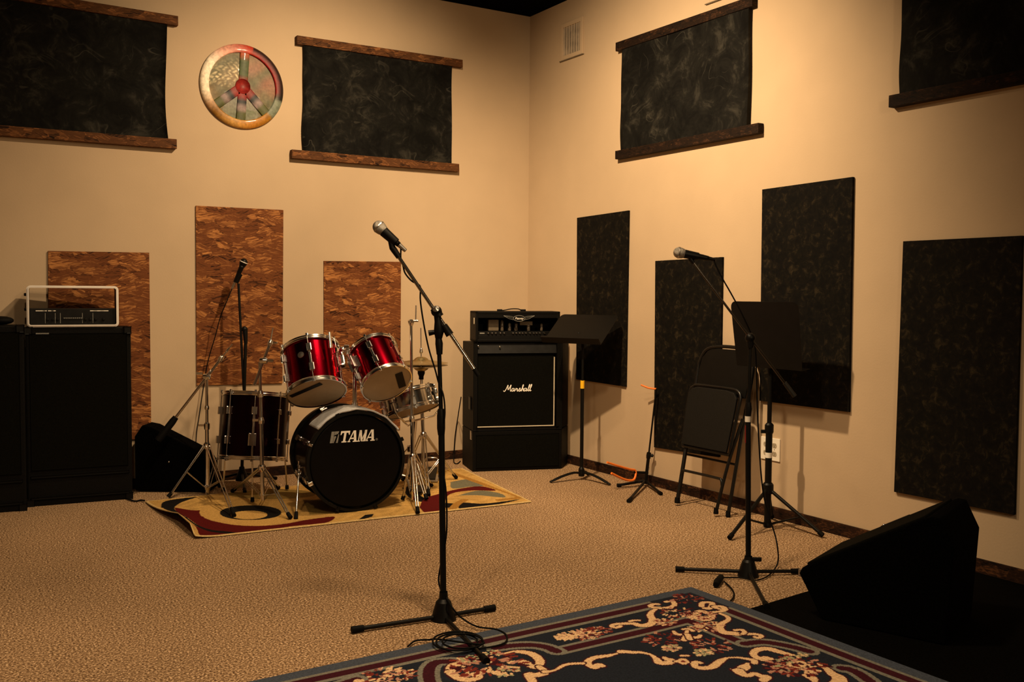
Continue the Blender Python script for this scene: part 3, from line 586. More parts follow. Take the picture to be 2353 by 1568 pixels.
# lump of cable bag on the left cabinet
pp=ea-lux*.12-ln*.10; MBb=MB().ball((pp.x,pp.y,ltop+.026),.06,14,(1.15,.8,.43))
tag(MBb.obj('cloth_pouch','rubber',at=(pp.x,pp.y,ltop)),'small black pouch lying on the left speaker cabinet beside the amplifier','pouch')
def rack_head():
    zb=ctop+.001
    f0=L_(ca,cb,0)+bux*0; P0=D(62,748,dep(ca)+.0); P1=D(271,748,dep(cb)); 
    a=Vector((P0.x,P0.y,0)); b=Vector((P1.x,P1.y,0)); a=a-bn*.0; 
    # front plane of the cabinet, pulled to its edge
    fl=lambda p:(p-ca).dot(bn)
    a=a-bn*(fl(a)); b=b-bn*(fl(b)); w=(b-a).length; h=zat((a+b)/2,657)-zb; dpt=.20; bk=-bn; r=.022; t=.012
    th=thing('bass_amplifier_head',Vector(((a+b)/2).to_tuple()[:2]+(zb,)),'open rack bass amplifier with silver front rim on the tall bass cabinet','amplifier')
    def rr(w,h,r,n=6):
        o=[]
        for cx,cz,a0 in ((w/2-r,h/2-r,0),(-w/2+r,h/2-r,90),(-w/2+r,-h/2+r,180),(w/2-r,-h/2+r,270)):
            for i in range(n+1): q=math.radians(a0+90*i/n); o.append((cx+r*math.cos(q),cz+r*math.sin(q)))
        return o
    def shell(mb,wo,ho,ro,t,y0,y1):
        po,pi=rr(wo,ho,ro),rr(wo-2*t,ho-2*t,max(ro-t,.004)); n=len(po); c=(a+b)/2+Z*(zb+h/2)
        pt=lambda q,y:c+bux*q[0]+Z*q[1]+bk*y
        vs=[pt(q,y0) for q in po]+[pt(q,y0) for q in pi]+[pt(q,y1) for q in pi]+[pt(q,y1) for q in po]
        fs=[]
        for l in range(4):
            for i in range(n): j=(i+1)%n; m=(l+1)%4; fs.append((l*n+i,l*n+j,m*n+j,m*n+i))
        mb.add(vs,fs); return mb
    shell(MB(),w-.004,h-.004,r,.010,.012,dpt).obj('case','tolex',th)
    shell(MB(),w,h,r+.002,.007,-.008,.013).obj('front_rim','alu',th); 
    shell(MB(),w-.012,h-.012,r-.004,.008,-.016,-.004).obj('inner_rim','alu',th)
    ch=h*.40; c0=(a+b)/2+Z*(zb+.012+ch/2)
    MB().obox(c0+bk*.10,bux,bk,Z,w-.03,.17,ch,.002).obj('chassis','blkmetal',th)
    fp=MB().obox(c0+bk*.008,bux,bk,Z,w-.036,.008,ch-.004,.001).obj('front_panel','ampface',th)
    pt=lambda u,v:(a+b)/2+bux*((u-.5)*(w-.04))+Z*(zb+.012+ch*v)+bk*.0035
    for u in (.17,.285,.345,.605,.73): MB().obox(pt(u,.42),bux,bk,Z,.003,.001,ch*.62).obj('divider_line','grey',fp)
    for u,wd in ((.115,.05),(.165,.022),(.235,.03),(.265,.025),(.74,.04),(.80,.06),(.87,.045)): MB().obox(pt(u,.86),bux,bk,Z,wd,.001,.005).obj('legend','white',fp)
    for u in (.20,.262,.315,.645,.70,.765,.86): MB().lathe([(.009,0),(.008,.012),(0,.0125)],pt(u,.36),bn,14).obj('knob','blk',fp)
    for i in range(10):
        u=.39+.2*i/9
        MB().obox(pt(u,.42)+bn*.004,bux,bk,Z,.007,.008,.006,.001).obj('slider','grey',fp)
    MB().obox(pt(.49,.33),bux,bk,Z,.12,.001,.012).obj('slider_slot','blk',fp)
    for z,l in ((.78,.02),(.42,.03)): MB().obox(a-bux*.006+bk*.12+Z*(zb+h*z),bux,bk,Z,.018,.05,.018,.004).obj('latch','blkmetal',th)
rack_head()
# ------------------------------------------------------------------ floor wedges
def wedge(name,N,E,label,extra=None):
    n=len(N); c=sum(N,Vector())/n; t=thing(name,Vector((c.x,c.y,0)),label,'stage monitor','black wedge stage monitors'); 
    MB().prism(N,E,.006).obj('cabinet_body','carpetblk',t); return t
wp=F(345,1146)
def small_wedge():
    d0=dep(F(400,1142)); bl=F(330,1128); br=F(500,1120)
    ux=RT.copy(); bk=FW.copy()
    base=F(400,1143); base=Vector((base.x,base.y,.0))+FW*.12
    dz=dep(base); P=lambda px,py:Vector((D(px,py,dz)))
    def pj(px,py):
        q=D(px,py,dz); return Vector((q.x,q.y,max(q.z,.0)))
    g=.013
    pts=[pj(309,1004),pj(326,978),pj(346,982),pj(464,1042),pj(482,1068)]
    pts+=[Vector((pts[-1].x,pts[-1].y,g)),Vector((pts[0].x,pts[0].y,g))]
    t=wedge('stage_monitor',pts,FW*.17,'small black wedge monitor on the floor behind the left cymbal stand')
    for (x,y) in ((388,1062),):
        MB().ball(D(x,y,dz-.003),.006,8).obj('screw','steel',t)
small_wedge()
def big_wedge():
    N1,N2=F(1888,1424,.008),F(2172,1484,.008); s=(N2-N1); s.z=0; sn=s.normalized(); e=Vector((-sn.y,sn.x,0))
    if e.dot(FW)<0: e=-e
    d1=dep(N1)
    A=F(1840,1400,.008); lip=D(1843,1316,d1+.02)
    # profile in the near side plane through N1 with direction sn
    def onplane(px,py):
        r=Vector(ray((px,py))); c=Vector(CAM); k_=(N1-c).dot(e)/r.dot(e); return c+r*k_
    pts=[N1,onplane(1836,1318),onplane(1843,1305),onplane(2140,1187),onplane(2160,1192),onplane(2192,1262),N2]
    pts=[p if p.z>.01 else Vector((p.x,p.y,.008)) for p in pts]
    E=e*.42+sn*.0
    t=wedge('stage_monitor',pts,E,'large black wedge monitor on the black mat at the lower right')
    nrm=(pts[3]-pts[2]).normalized(); up_=e.cross(nrm); up_= up_ if up_.z>0 else -up_
    c=L_(pts[2],pts[3],.5)+E*.5
    MB().obox(c+up_*.004,nrm,e,up_,(pts[3]-pts[2]).length-.05,.41,.012,.004).obj('grille','grille',t)
    c2=L_(pts[2],pts[3],.52)+E*.93
    MB().obox(c2+up_*.005,nrm,e,up_,.13,.03,.016,.005).obj('handle','blk',t)
    MB().ball(L_(pts[2],pts[3],.43)+E*.93+up_*.010,.007,8).obj('screw','chrome',t)
    MB().obox(pts[1]+e*.012+Z*.0,sn,e,Z,.012,.012,.03,.003).obj('corner_plate','steel',t)
    return pts,E
WPTS,WE=big_wedge()
# ------------------------------------------------------------------ guitar stack in the corner
fa,fb=F(1086,1085),F(1290,1078); ba,bb_=F(1062,1067),F(1304,1066)
gux=(fb-fa).normalized(); gn=Vector((gux.y,-gux.x,0)); gbk=-gn; gw=(fb-fa).length; gm=(fa+fb)/2
def low_box():
    h=zat(gm,989); t=thing('speaker_cabinet',gm,'plain black speaker cabinet on the carpet, underneath the cabinet with script lettering','speaker cabinet','guitar speaker cabinets in the corner')
    pts=[Vector((p.x,p.y,.002)) for p in (fa,fb,bb_,ba)]
    MB().prism(pts,(0,0,h-.002),.006).obj('cabinet_body','tolex',t)
    MB().obox(gm+gn*.003+Z*(h*.5),gux,gn,Z,gw-.05,.008,h-.06,.003).obj('grille','grille',t)
    q=fa-gux*.005
    MB().obox(q+gbk*.05+Z*(h-.035),gux,gn,Z,.006,.03,.06,.002).obj('corner_protector','steel',t)
    return h
lowh=low_box()
def script_cab():
    z0=lowh+.002; z1=zat(gm,788); h=z1-z0; t=thing('speaker_cabinet',Vector((gm.x,gm.y,z0)),'black speaker cabinet with white script lettering and cream piping, under the amplifier head','speaker cabinet','guitar speaker cabinets in the corner')
    pts=[Vector((p.x,p.y,z0)) for p in (fa,fb,bb_,ba)]
    # body with a recessed baffle: shell prism slightly behind, frame around
    sh=[p+gbk*.03 for p in pts[:2]]+pts[2:]
    MB().prism(sh,(0,0,h),.006).obj('cabinet_body','tolex',t)
    lg_,rg_=.032,.045; f=MB()
    zt,zbm=zat(gm,812),z0+.012
    f.obox(gm+gbk*.02-gux*(gw/2-lg_/2)+Z*(z0+h/2),gux,gn,Z,lg_,.04,h,.005)
    f.obox(gm+gbk*.02+gux*(gw/2-rg_/2)+Z*(z0+h/2),gux,gn,Z,rg_,.04,h,.005)
    f.obox(gm+gbk*.02+Z*(z0+.01),gux,gn,Z,gw-.05,.04,.02,.004)
    f.obj('front_frame','tolex',t)
    # slanted upper strip
    MB().prism([gm-gux*(gw/2-lg_)+Z*(zt)+gn*.0,gm-gux*(gw/2-lg_)+Z*(z1-.002)+gbk*.028,gm-gux*(gw/2-lg_)+Z*(zt)+gbk*.03],gux*(gw-lg_-rg_),0).obj('top_strip','ampface',t)
    gx0,gx1=-gw/2+lg_,gw/2-rg_-.012; gc=(gx0+gx1)/2
    MB().obox(gm+gbk*.024+gux*gc+Z*((z0+.02+zt)/2),gux,gn,Z,gx1-gx0,.012,zt-z0-.02,.001).obj('grille','grille',t)
    for nm,c,su,sz in (('piping',gm+gux*(gx1-.002)+Z*((z0+.024+zt-.03)/2),.005,zt-z0-.054),('piping',gm+gux*(gc)+Z*(z0+.026),gx1-gx0,.005)):
        MB().obox(c+gbk*.012,gux,gn,Z,su,.012,sz,.001).obj(nm,'cream',t)
    # script lettering drawn as pen strokes
    sh_=.16
    Mq=[(0,.35),(.15,.1),(.45,.15),(.8,.9),(1.15,2.0),(1.25,1.2),(1.45,.55),(2.1,2.05),(2.05,1.0),(2.2,.15),(2.5,.25)]
    aq=[(3.25,.88),(2.8,.95),(2.55,.5),(2.75,.08),(3.1,.3),(3.32,.95),(3.25,.35),(3.4,.08),(3.65,.35)]
    rq=[(3.65,.35),(3.9,.98),(4.02,.74),(4.32,.85),(4.25,.4),(4.4,.08),(4.7,.35)]
    sq=[(4.7,.35),(5.08,1.05),(5.2,.6),(5.22,.25),(5.0,.05),(4.78,.15)]; s2=[(5.1,.08),(5.3,.12),(5.5,.32)]
    hq=[(5.5,.32),(5.9,1.2),(6.05,1.9),(5.9,2.0),(5.78,1.2),(5.7,.05)]; h2=[(5.72,.3),(5.95,.85),(6.2,.85),(6.22,.4),(6.35,.08),(6.6,.35)]
    a2=[(x+3.9,y) for x,y in aq]
    lq=[(7.55,.35),(7.95,1.3),(8.08,1.95),(7.92,2.05),(7.75,1.0),(7.85,.1),(8.1,.2)]; l2=[(8.1,.2),(8.5,1.2),(8.68,1.95),(8.52,2.05),(8.35,1.0),(8.42,.1),(8.75,.35)]
    mp=L_(fa,fb,.0); cpt=gm; zc=zat(gm,894); sc=.213/9.0
    dxc=(D(1187,894,dep(gm))-gm).dot(gux)
    mb=MB()
    for st in (Mq,aq,rq,sq,s2,hq,h2,a2,lq,l2):
        pts_=[gm+gbk*.0155+gux*(dxc+(x-4.3+y*sh_)*sc)+Z*(zc+(y-.9)*sc) for x,y in cr(st,6)]
        mb.tube(pts_,.0033,6)
    mb.obj('script_lettering','white',t)
    for x,y in ((1092,795),(1143,797)):
        p=gm+gux*((D(x,y,dep(gm))-gm).dot(gux)); MB().ball(Vector((p.x,p.y,zat(p,y)))+gn*.004,.007,8).obj('screw','chrome',t)
    q=(fa*.75+ba*.25); MB().obox(q-gux*.0-gn*.0+Z*(z0+h*.30),gux,gn,Z,.014,.06,.09,.004).obj('side_handle','blk',t)
    return z1
cabz=script_cab()
def amp_head():
    z0=cabz+.006; dm=dep(gm); lf=D(1086,784,dm); rf=D(1289,784,dm)
    x0=(lf-gm).dot(gux); x1=(rf-gm).dot(gux); w=x1-x0; c=gm+gux*((x0+x1)/2); zt=zat(c,716); h=zt-z0; dp=.23
    t=thing('guitar_amplifier_head',Vector((c.x,c.y,z0)),'black guitar amplifier head with knob row and oval badge on the corner stack','amplifier')
    O=lambda u,v,d:c+gux*u+Z*(z0+v)+gbk*d
    sh=MB(); th=.02
    sh.obox(O(0,th/2,dp/2),gux,gbk,Z,w,dp,th,.005).obox(O(0,h-th/2,dp/2),gux,gbk,Z,w,dp,th,.005)
    for s in (-1,1): sh.obox(O(s*(w/2-th/2),h/2,dp/2),gux,gbk,Z,th,dp,h,.005)
    sh.obox(O(0,h/2,dp-.01),gux,gbk,Z,w-.03,.02,h-.03)
    sh.obox(O(0,h*.88,.012),gux,gbk,Z,w-.03,.02,h*.2,.003)
    sh.obj('case','tolex',t)
    MB().obox(O(0,h*.12,.02),gux,gbk,Z,w-.04,.02,h*.2,.002).obj('lower_panel','blkmetal',t)
    cp=MB().obox(O(0,h*.285,.022),gux,gbk,Z,w-.045,.016,h*.13,.001).obj('control_panel','blkmetal',t)
    pu=lambda px:(D(px,768,dm)-c).dot(gux)
    for i,px in enumerate([1116,1125,1134,1145,1154,1175,1183,1191,1198,1206,1216,1225,1232,1240,1251]):
        MB().lathe([(.0075,0),(.0065,.014),(.0055,.016)],O(pu(px),h*.285,.014),gn,14).lathe([(.0055,.016),(0,.0165)],O(pu(px),h*.285,.014),gn,14).obj('knob','chrome',cp)
    MB().obox(O(pu(1102),h*.285,.0135),gux,gbk,Z,.035,.002,.008,.0005).obj('model_plate','grey',cp)
    # inside the front opening: tubes, and beige blocks standing in for reflections
    MB().obox(O(pu(1133),h*.54,.10),gux,gbk,Z,.076,.06,h*.37,.004).obj('reflection_block','beige',t)
    for px,hh,r,m in ((1154,.36,.012,'dimglass'),(1172,.26,.012,'dimglass'),(1188,.28,.013,'dimglass'),(1250,.24,.010,'dimglass'),(1218,.26,.013,'dimglass')):
        MB().lathe([(r,0),(r,h*hh*.8),(r*.6,h*hh*.95),(0,h*hh)],O(pu(px),h*.36,.08),Z,14,True).obj('tube',m,t)
    MB().obox(O(pu(1212),h*.60,.085),gux,gbk,Z,.095,.03,h*.13,.003).obj('wide_reflection_block','beige',t)  # beige block that puts a reflection into the opening as colour
    # oval badge with wings
    bc=(pu(1189),h*.77); mb=MB()
    el=[O(bc[0]+.043*math.cos(q),bc[1]+.021*math.sin(q),.001) for q in np.linspace(0,2*math.pi,32,endpoint=False)]
    bd=MB().prism(el,gn*.004,.0).obj('badge','blkmetal',t)
    mb.tube([p+gn*.004 for p in el],.0016,6,closed=True)
    for s in (-1,1):
        mb.tube([O(bc[0]+s*.042,bc[1]+.010,-.001),O(bc[0]+s*.075,bc[1]+.017,-.001),O(bc[0]+s*.115,bc[1]+.020,-.001)],.0013,6)
        mb.tube([O(bc[0]+s*.042,bc[1]-.010,-.001),O(bc[0]+s*.075,bc[1]-.002,-.001),O(bc[0]+s*.115,bc[1]+.019,-.001)],.0013,6)
        mb.tube([O(bc[0]+s*.043,bc[1],-.001),O(bc[0]+s*.11,bc[1]+.018,-.001)],.001,6)
    mb.obj('badge_outline','grey',bd)
    logo_text('Peavey',.023,O(bc[0],bc[1],-.0042),gux,Z,.001,.3).obj('badge_lettering','white',bd)
    # handle on top
    hp=[O(pu(1145),h+.004,.11),O(pu(1160),h+.006,.11),O(pu(1178),h+.016,.11),O(pu(1195),h+.016,.11),O(pu(1203),h+.006,.11),O(pu(1212),h+.004,.11)]
    hd=MB().tube(cr(hp,5),.011,8,flat=.35,upv=gbk).obj('handle','rubber',t)
    for px in (1150,1207): MB().obox(O(pu(px),h+.007,.11),gux,gbk,Z,.036,.03,.014,.003).obj('handle_mount','blk',hd)
    MB().obox(O(-w/2-.001,h*.68,.06),gux,gbk,Z,.004,.022,.045,.002).obj('side_plate','cream',t)
    for s in (-1,1):
        for d in (.03,dp-.03): MB().lathe([(.012,-.006),(.014,0)],O(s*(w/2-.04),0,d),Z,12).obj('rubber_foot','rubber',t)
amp_head()
cpts=[B(1060,905,.02),B(1052,960,.03),B(1046,1000,.03),B(1043,1040,.03)]
c2=F(1043,1062,.008); cpts=cpts+[Vector((cpts[-1].x,cpts[-1].y,.05)),c2,F(1050,1066,.006),F(1058,1060,.006)]
cpts[0]=Vector((ba.x-.012,ba.y+.0,cpts[0].z))
tag(MB().tube(cr(cpts,6),.004,6).obj('speaker_cable','rubber',at=c2),'thin dark cable hanging beside the left side of the corner stack','cable')
# ------------------------------------------------------------------ drums
def basis(ax,ref): 
    a=V3(ax).normalized(); u=(V3(ref)-a*V3(ref).dot(a)).normalized(); return a,u,a.cross(u)
def drum(name,pb,ax,Rr_,Ln,shell,label,cat,group,lugs=6,hoop='chrome',bhead='head',thead='head',a0=0.,hoop_r=.010,bot=True):
    pb=V3(pb); a,u,w=basis(ax,RT if abs(V3(ax).normalized().dot(RT))<.9 else Z); t=thing(name,pb if pb.z<.6 or True else pb,label,cat,group)
    th=.006; MB().lathe([(Rr_,.012),(Rr_,Ln-.012)],pb,a,56).lathe([(Rr_-th,Ln-.012),(Rr_-th,.012)],pb,a,56).obj('shell',shell,t)
    hh=.022
    for nm,h0,sg in (('hoop',0.,1),('hoop',Ln,-1)):
        p=pb+a*h0
        MB().lathe([(Rr_+.004,sg*-.004),(Rr_+hoop_r,sg*-.004),(Rr_+hoop_r,sg*hh*.25),(Rr_+.006,sg*hh*.4),(Rr_+.006,sg*hh*.75),(Rr_+hoop_r+.002,sg*hh*.85),(Rr_+hoop_r,sg*hh),(Rr_+.003,sg*hh)],p,a,56).obj(nm,hoop,t)
    hd=None
    for nm,h0,m in (('drum_head',.003,bhead),('drum_head',Ln-.003,thead)):
        q=MB().lathe([(1e-4,h0),(Rr_+.003,h0)],pb,a,56).obj(nm,m,t)
        if h0<.01: hd=q
    for i in range(lugs):
        q=a0+2*math.pi*i/lugs; d=u*math.cos(q)+w*math.sin(q); tg=a.cross(d)
        lg=MB()
        for h0 in (Ln*.28,Ln*.72):
            lg.obox(pb+a*h0+d*(Rr_+.010),d,tg,a,.022,.020,.034,.006)
        lg.obox(pb+a*(Ln/2)+d*(Rr_+.004),d,tg,a,.012,.010,Ln*.45,.002)
        L=lg.obj('lug','chrome',t)
        for h0,h1 in ((-.004,Ln*.28),(Ln+.004,Ln*.72)): MB().cyl(pb+a*h0+d*(Rr_+.011),pb+a*h1+d*(Rr_+.011),.0032,n=8).obox(pb+a*h0+d*(Rr_+.011),d,tg,a,.010,.010,.012,.002).obj('tension_rod','chrome',L)
    return t,a,u,w,hd
# bass drum
FC=D(820,1068,5.62); RC=D(774,1060,6.02); FC=Vector((FC.x,FC.y,.305)); RC=Vector((RC.x,RC.y,.305))
RB=.277; BX=(FC-RC); BLn=BX.length; BN=BX.normalized()
def bass_drum():
    t=thing('bass_drum',Vector((FC.x,FC.y,0)),'black bass drum with white lettering on its front head, centre of the kit','drum','drums of the kit')
    MB().lathe([(RB,.03),(RB,BLn-.03)],RC,BN,72).lathe([(RB-.008,BLn-.03),(RB-.008,.03)],RC,BN,72).obj('shell','darkred',t)
    for h0 in (0.,BLn-.04): MB().lathe([(RB+.002,h0),(RB+.016,h0),(RB+.018,h0+.004),(RB+.018,h0+.036),(RB+.016,h0+.04),(RB+.0,h0+.04)],RC,BN,72).obj('hoop','blkmetal',t)
    hd=MB().lathe([(1e-4,BLn-.012),(RB-.012,BLn-.012),(RB-.004,BLn-.016),(RB,BLn-.02)],RC,BN,72).obj('front_head','bhead',t)
    MB().lathe([(RB,.02),(1e-4,.02)],RC,BN,48).obj('rear_head','head',t)
    ux=Z.cross(BN).normalized(); uz=BN.cross(ux)
    if ux.dot(RT)<0: ux=-ux
    for i in range(8):
        q=math.radians(22.5+45*i); d=ux*math.cos(q)+uz*math.sin(q); tg=BN.cross(d)
        MB().obox(RC+BN*(BLn*.28)+d*(RB+.010),d,tg,BN,.022,.022,.05,.006).obj('lug','chrome',t)
        lg=MB().obox(RC+BN*(BLn*.72)+d*(RB+.010),d,tg,BN,.022,.022,.05,.006).obj('lug','chrome',t)
        MB().cyl(RC+BN*(BLn*.72)+d*(RB+.014),RC+BN*(BLn-.01)+d*(RB+.019),.0035,n=8).obox(RC+BN*(BLn-.004)+d*(RB+.016),d,tg,BN,.022,.016,.012,.003).obj('claw_hook','chrome' if i in (3,4) else 'blkmetal',lg)
    # lettering: built from slanted slab letter shapes
    Hh=.066; org=FC-BN*.010; org=org+Z*(zat(FC,1003)-FC.z-Hh/2)*1.0
    xo=(D(822,1003,dep(FC))-FC).dot(ux)
    def pl(mb,pts,x): mb.prism([org+ux*(xo-.108+(x+p[0]+p[1]*.20)*Hh*.86)+uz*(p[1]*Hh) for p in pts],BN*.0008)
    mb=MB()
    pl(mb,[(0,.84),(.95,.84),(.95,1),(0,1)],0); pl(mb,[(0,.66),(.08,.66),(.16,.84),(0,.84)],0); pl(mb,[(.79,.84),(.87,.66),(.95,.66),(.95,.84)],0); pl(mb,[(.36,.1),(.59,.1),(.59,.84),(.36,.84)],0); pl(mb,[(.22,0),(.73,0),(.73,.1),(.22,.1)],0)
    for x in (.86,2.72):
        pl(mb,[(.06,.08),(.17,.08),(.50,.86),(.44,1)],x); pl(mb,[(.44,1),(.70,1),(.90,.08),(.65,.08),(.50,.80)],x); pl(mb,[(.24,.26),(.68,.26),(.66,.37),(.29,.37)],x); pl(mb,[(-.02,0),(.27,0),(.27,.09),(-.02,.09)],x); pl(mb,[(.53,0),(1.0,0),(1.0,.09),(.53,.09)],x)
    x=1.86
    pl(mb,[(.08,.06),(.18,.06),(.18,1),(.08,1)],x); pl(mb,[(.06,1),(.30,1),(.50,.22),(.44,.0),(.36,.06)],x); pl(mb,[(.40,.0),(.50,.0),(.78,1),(.68,.9)],x); pl(mb,[(.64,.06),(.88,.06),(.88,1),(.64,1)],x); pl(mb,[(-.02,0),(.28,0),(.28,.08),(-.02,.08)],x); pl(mb,[(.54,0),(.97,0),(.97,.08),(.54,.08)],x)
    mb.obj('lettering','white',hd)
    lg=MB(); x=-.98
    pl(lg,[(0,0),(.30,0),(.30,1),(0,1)],x); pl(lg,[(.33,0),(.40,0),(.56,.55),(.40,.62),(.33,.5)],x); pl(lg,[(.33,.68),(.70,.78),(.78,1),(.33,1)],x); pl(lg,[(.62,.0),(.82,.0),(.82,.75),(.74,.72)],x)
    lg.obj('emblem','grey',hd)
    logo_text('®',.018,org+ux*(xo+.116)+uz*.006+BN*.0005,ux,uz).obj('registered_mark','grey',hd)
    # spurs
    for s,fx in ((-1,(680,1190)),(1,(948,1162))):
        mnt=RC+BN*(BLn*.66)+ux*(s*(RB*.93))-uz*(RB*.22)
        foot=F(*fx,.018) if s<0 else F(905,1172,.018)+ux*.06
        sp=MB().obox(mnt+ux*(s*.02),ux,BN,uz,.05,.05,.06,.008).lathe([(.012,-.03),(.012,.03)],mnt+ux*(s*.05),BN,14).obj('spur_bracket','chrome',t)
        if s<0:
            tp=mnt+ux*(s*.045); lgq=MB().tube([tp+Z*.06,tp,foot],.006,8).obj('spur_leg','chrome',sp); MB().tube([L_(tp,foot,.88),foot-Z*.008],[.010,.012],10).obj('rubber_foot','rubber',sp)
    # tom post
    pb=Vector((D(815,938,5.78)))
    base=up(pb,938); top=up(pb,808)
    base.z=min(base.z,FC.z+RB+.03)
    th=MB().lathe([(.030,-.03),(.030,.006),(.018,.012),(.018,.03),(.013,.032)],base,Z,20).obj('post_base','chrome',t)
    MB().cyl(base,top,.0125).obj('tom_post','chrome',t)
    MB().obox(top,RT,FW,Z,.06,.05,.045,.010).ball(top+RT*.07+Z*.005,.022).ball(top-RT*.07+Z*.01,.022).cyl(top-RT*.12+Z*.012,top+RT*.12+Z*.008,.011).obj('tom_bracket','chrome',t)
    for s in (-1,1):
        w=MB().obox(top+RT*(s*.045)+Z*.03-FW*.02,RT,FW,Z,.03,.008,.02,.003).obj('wing_bolt','chrome',t)
    return ux,uz,top
bux2,buz2,tomtop=bass_drum()
def towel():
    n,m=40,10; vs=[];fs=[]
    for lay,dr in ((0,.007),(1,.001)):
        for i in range(n+1):
            q=math.radians(139-104*i/n)
            for j in range(m+1):
                h=BLn*(.56+.445*j/m)+.006*math.sin(i*.5)
                r=RB+.021+dr+.0015*math.sin(i*.9+j)+ (.004 if lay==0 else 0)
                vs.append(RC+BN*h+(bux2*math.cos(q)+buz2*math.sin(q))*r)
    n1=(n+1)*(m+1); ix=lambda l,i,j:l*n1+i*(m+1)+j
    for i in range(n):
        for j in range(m): fs+=[(ix(0,i,j),ix(0,i+1,j),ix(0,i+1,j+1),ix(0,i,j+1)),(ix(1,i,j),ix(1,i,j+1),ix(1,i+1,j+1),ix(1,i+1,j))]
        for j in (0,m): fs.append((ix(0,i,j),ix(0,i+1,j),ix(1,i+1,j),ix(1,i,j)))
    for j in range(m):
        for i in (0,n): fs.append((ix(0,i,j),ix(0,i,j+1),ix(1,i,j+1),ix(1,i,j)))
    tag(MB().add(vs,fs,True).obj('towel','towel',at=RC+Z*RB),'grey towel strip draped over the top of the bass drum','towel')
towel()
def tom(cb,ct,dpt,rpx,ratio,label,a0,group='red rack toms'):
    # bottom-centre and top-centre pixels; axis from the ellipse ratio of the bottom head
    pb=D(*cb,dpt); s=math.sqrt(1-ratio*ratio)
    v=Vector(ray(cb)).normalized(); 
    q=D(*ct,dpt)-pb; q=(q-v*q.dot(v)); Lp=q.length; q.normalize()
    ax=(q*s+v*ratio).normalized(); Ln=Lp/s
    return drum('rack_tom',pb,ax,rpx*dpt/FPX,Ln,'red',label,'drum',group,6,a0=a0)+(pb,Ln,rpx*dpt/FPX)
T1=tom((728,904),(712,802),5.62,65,.46,'red rack tom with black tape on its lower head, left of the pair',math.radians(34))
T2=tom((889,882),(854,806),5.68,57,.60,'red rack tom with square black tape patch, right of the pair',math.radians(20))
def tape(T,px0,px1,wd,name='tape_patch'):
    t,a,u,w,hd,pb,Ln,r=T
    def on(px):
        rr=Vector(ray(px)); c=Vector(CAM); return c+rr*((pb-a*.0-c).dot(a)/rr.dot(a))
    p0,p1=on(px0),on(px1); d=(p1-p0).normalized(); e=a.cross(d)
    MB().obox((p0+p1)/2-a*.0005,d,e,a,(p1-p0).length,wd,.002).obj(name,'blk',hd)
tape(T1,(668,912),(738,882),.030); tape(T2,(916,858),(925,890),.045)
# badge and tom mounts
def tom_extra():
    t,a,u,w,hd,pb,Ln,r=T1
    v=(-Vector(ray((693,828)))).normalized(); d=(v-a*v.dot(a)).normalized(); side=a.cross(d); 
    tgt=D(693,828,5.5); off=(tgt-pb).dot(side)/r; off=max(-.9,min(.9,off)); d2=(d*math.sqrt(1-off*off)+side*off); hz=(D(693,828,dep(pb)-r*.9)-pb).dot(a)
    MB().lathe([(.020,0),(.019,.003),(.010,.004),(0,.005)],pb+a*(Ln*.62)+d2*(r-.001),d2,20).obj('badge','steel',t)
    for T,s in ((T1,1),(T2,-1)):
        t,a,u,w,hd,pb,Ln,r=T; c=pb+a*(Ln*.6); dd=(tomtop-c); dd=(dd-a*dd.dot(a)).normalized()
        MB().obox(c+dd*(r+.012),dd,a.cross(dd),a,.03,.05,.07,.008).obj('mount_bracket','chrome',t)
        MB().cyl(c+dd*(r+.02),tomtop+RT*(-s*.085)+Z*.01,.0105).obj('mount_arm','chrome',t)
    t,a,u,w,hd,pb,Ln,r=T1
    c=D(757,795,dep(pb)-.05); MB().tube([D(760,800,5.56),D(757,764,5.58)],[.011,.008],10).obj('mount_rod','chrome',t)
tom_extra()
# floor tom
def floor_tom():
    leg=F(588,1166); C0=leg+FW*.27; pb=up(C0,1052); pb=Vector((D(580,1056,dep(C0)))); pt=D(590,905,dep(C0)+.05)
    ax=(pt-pb); Ln=ax.length; r=.200
    t,a,u,w,hd=drum('floor_tom',pb,ax,r,Ln,'darkred','black floor tom on three legs left of the bass drum','drum','drums of the kit',8,a0=math.radians(13),thead='bhead')
    # three legs with brackets
    for q,ft in ((math.radians(-78),None),(math.radians(42),None),(math.radians(162),None)):
        d=(RT*math.cos(q)+FW*math.sin(q)); 
        b=pb+a*(Ln*.38)+d*(r+.016); top=pb+a*(Ln*.62)+d*(r+.016); foot=Vector((b.x+d.x*.012,b.y+d.y*.012,.022))
        L=MB().tube([top,b,Vector((b.x,b.y,.20)),foot],.0055,8).obj('leg','chrome',t)
        MB().obox(b,d,a.cross(d),a,.03,.034,.06,.006).obj('leg_bracket','chrome',L); MB().lathe([(.009,.02),(.012,.012),(.012,-.006),(0,-.008)],foot,Z,12).obj('rubber_foot','rubber',L)
floor_tom()
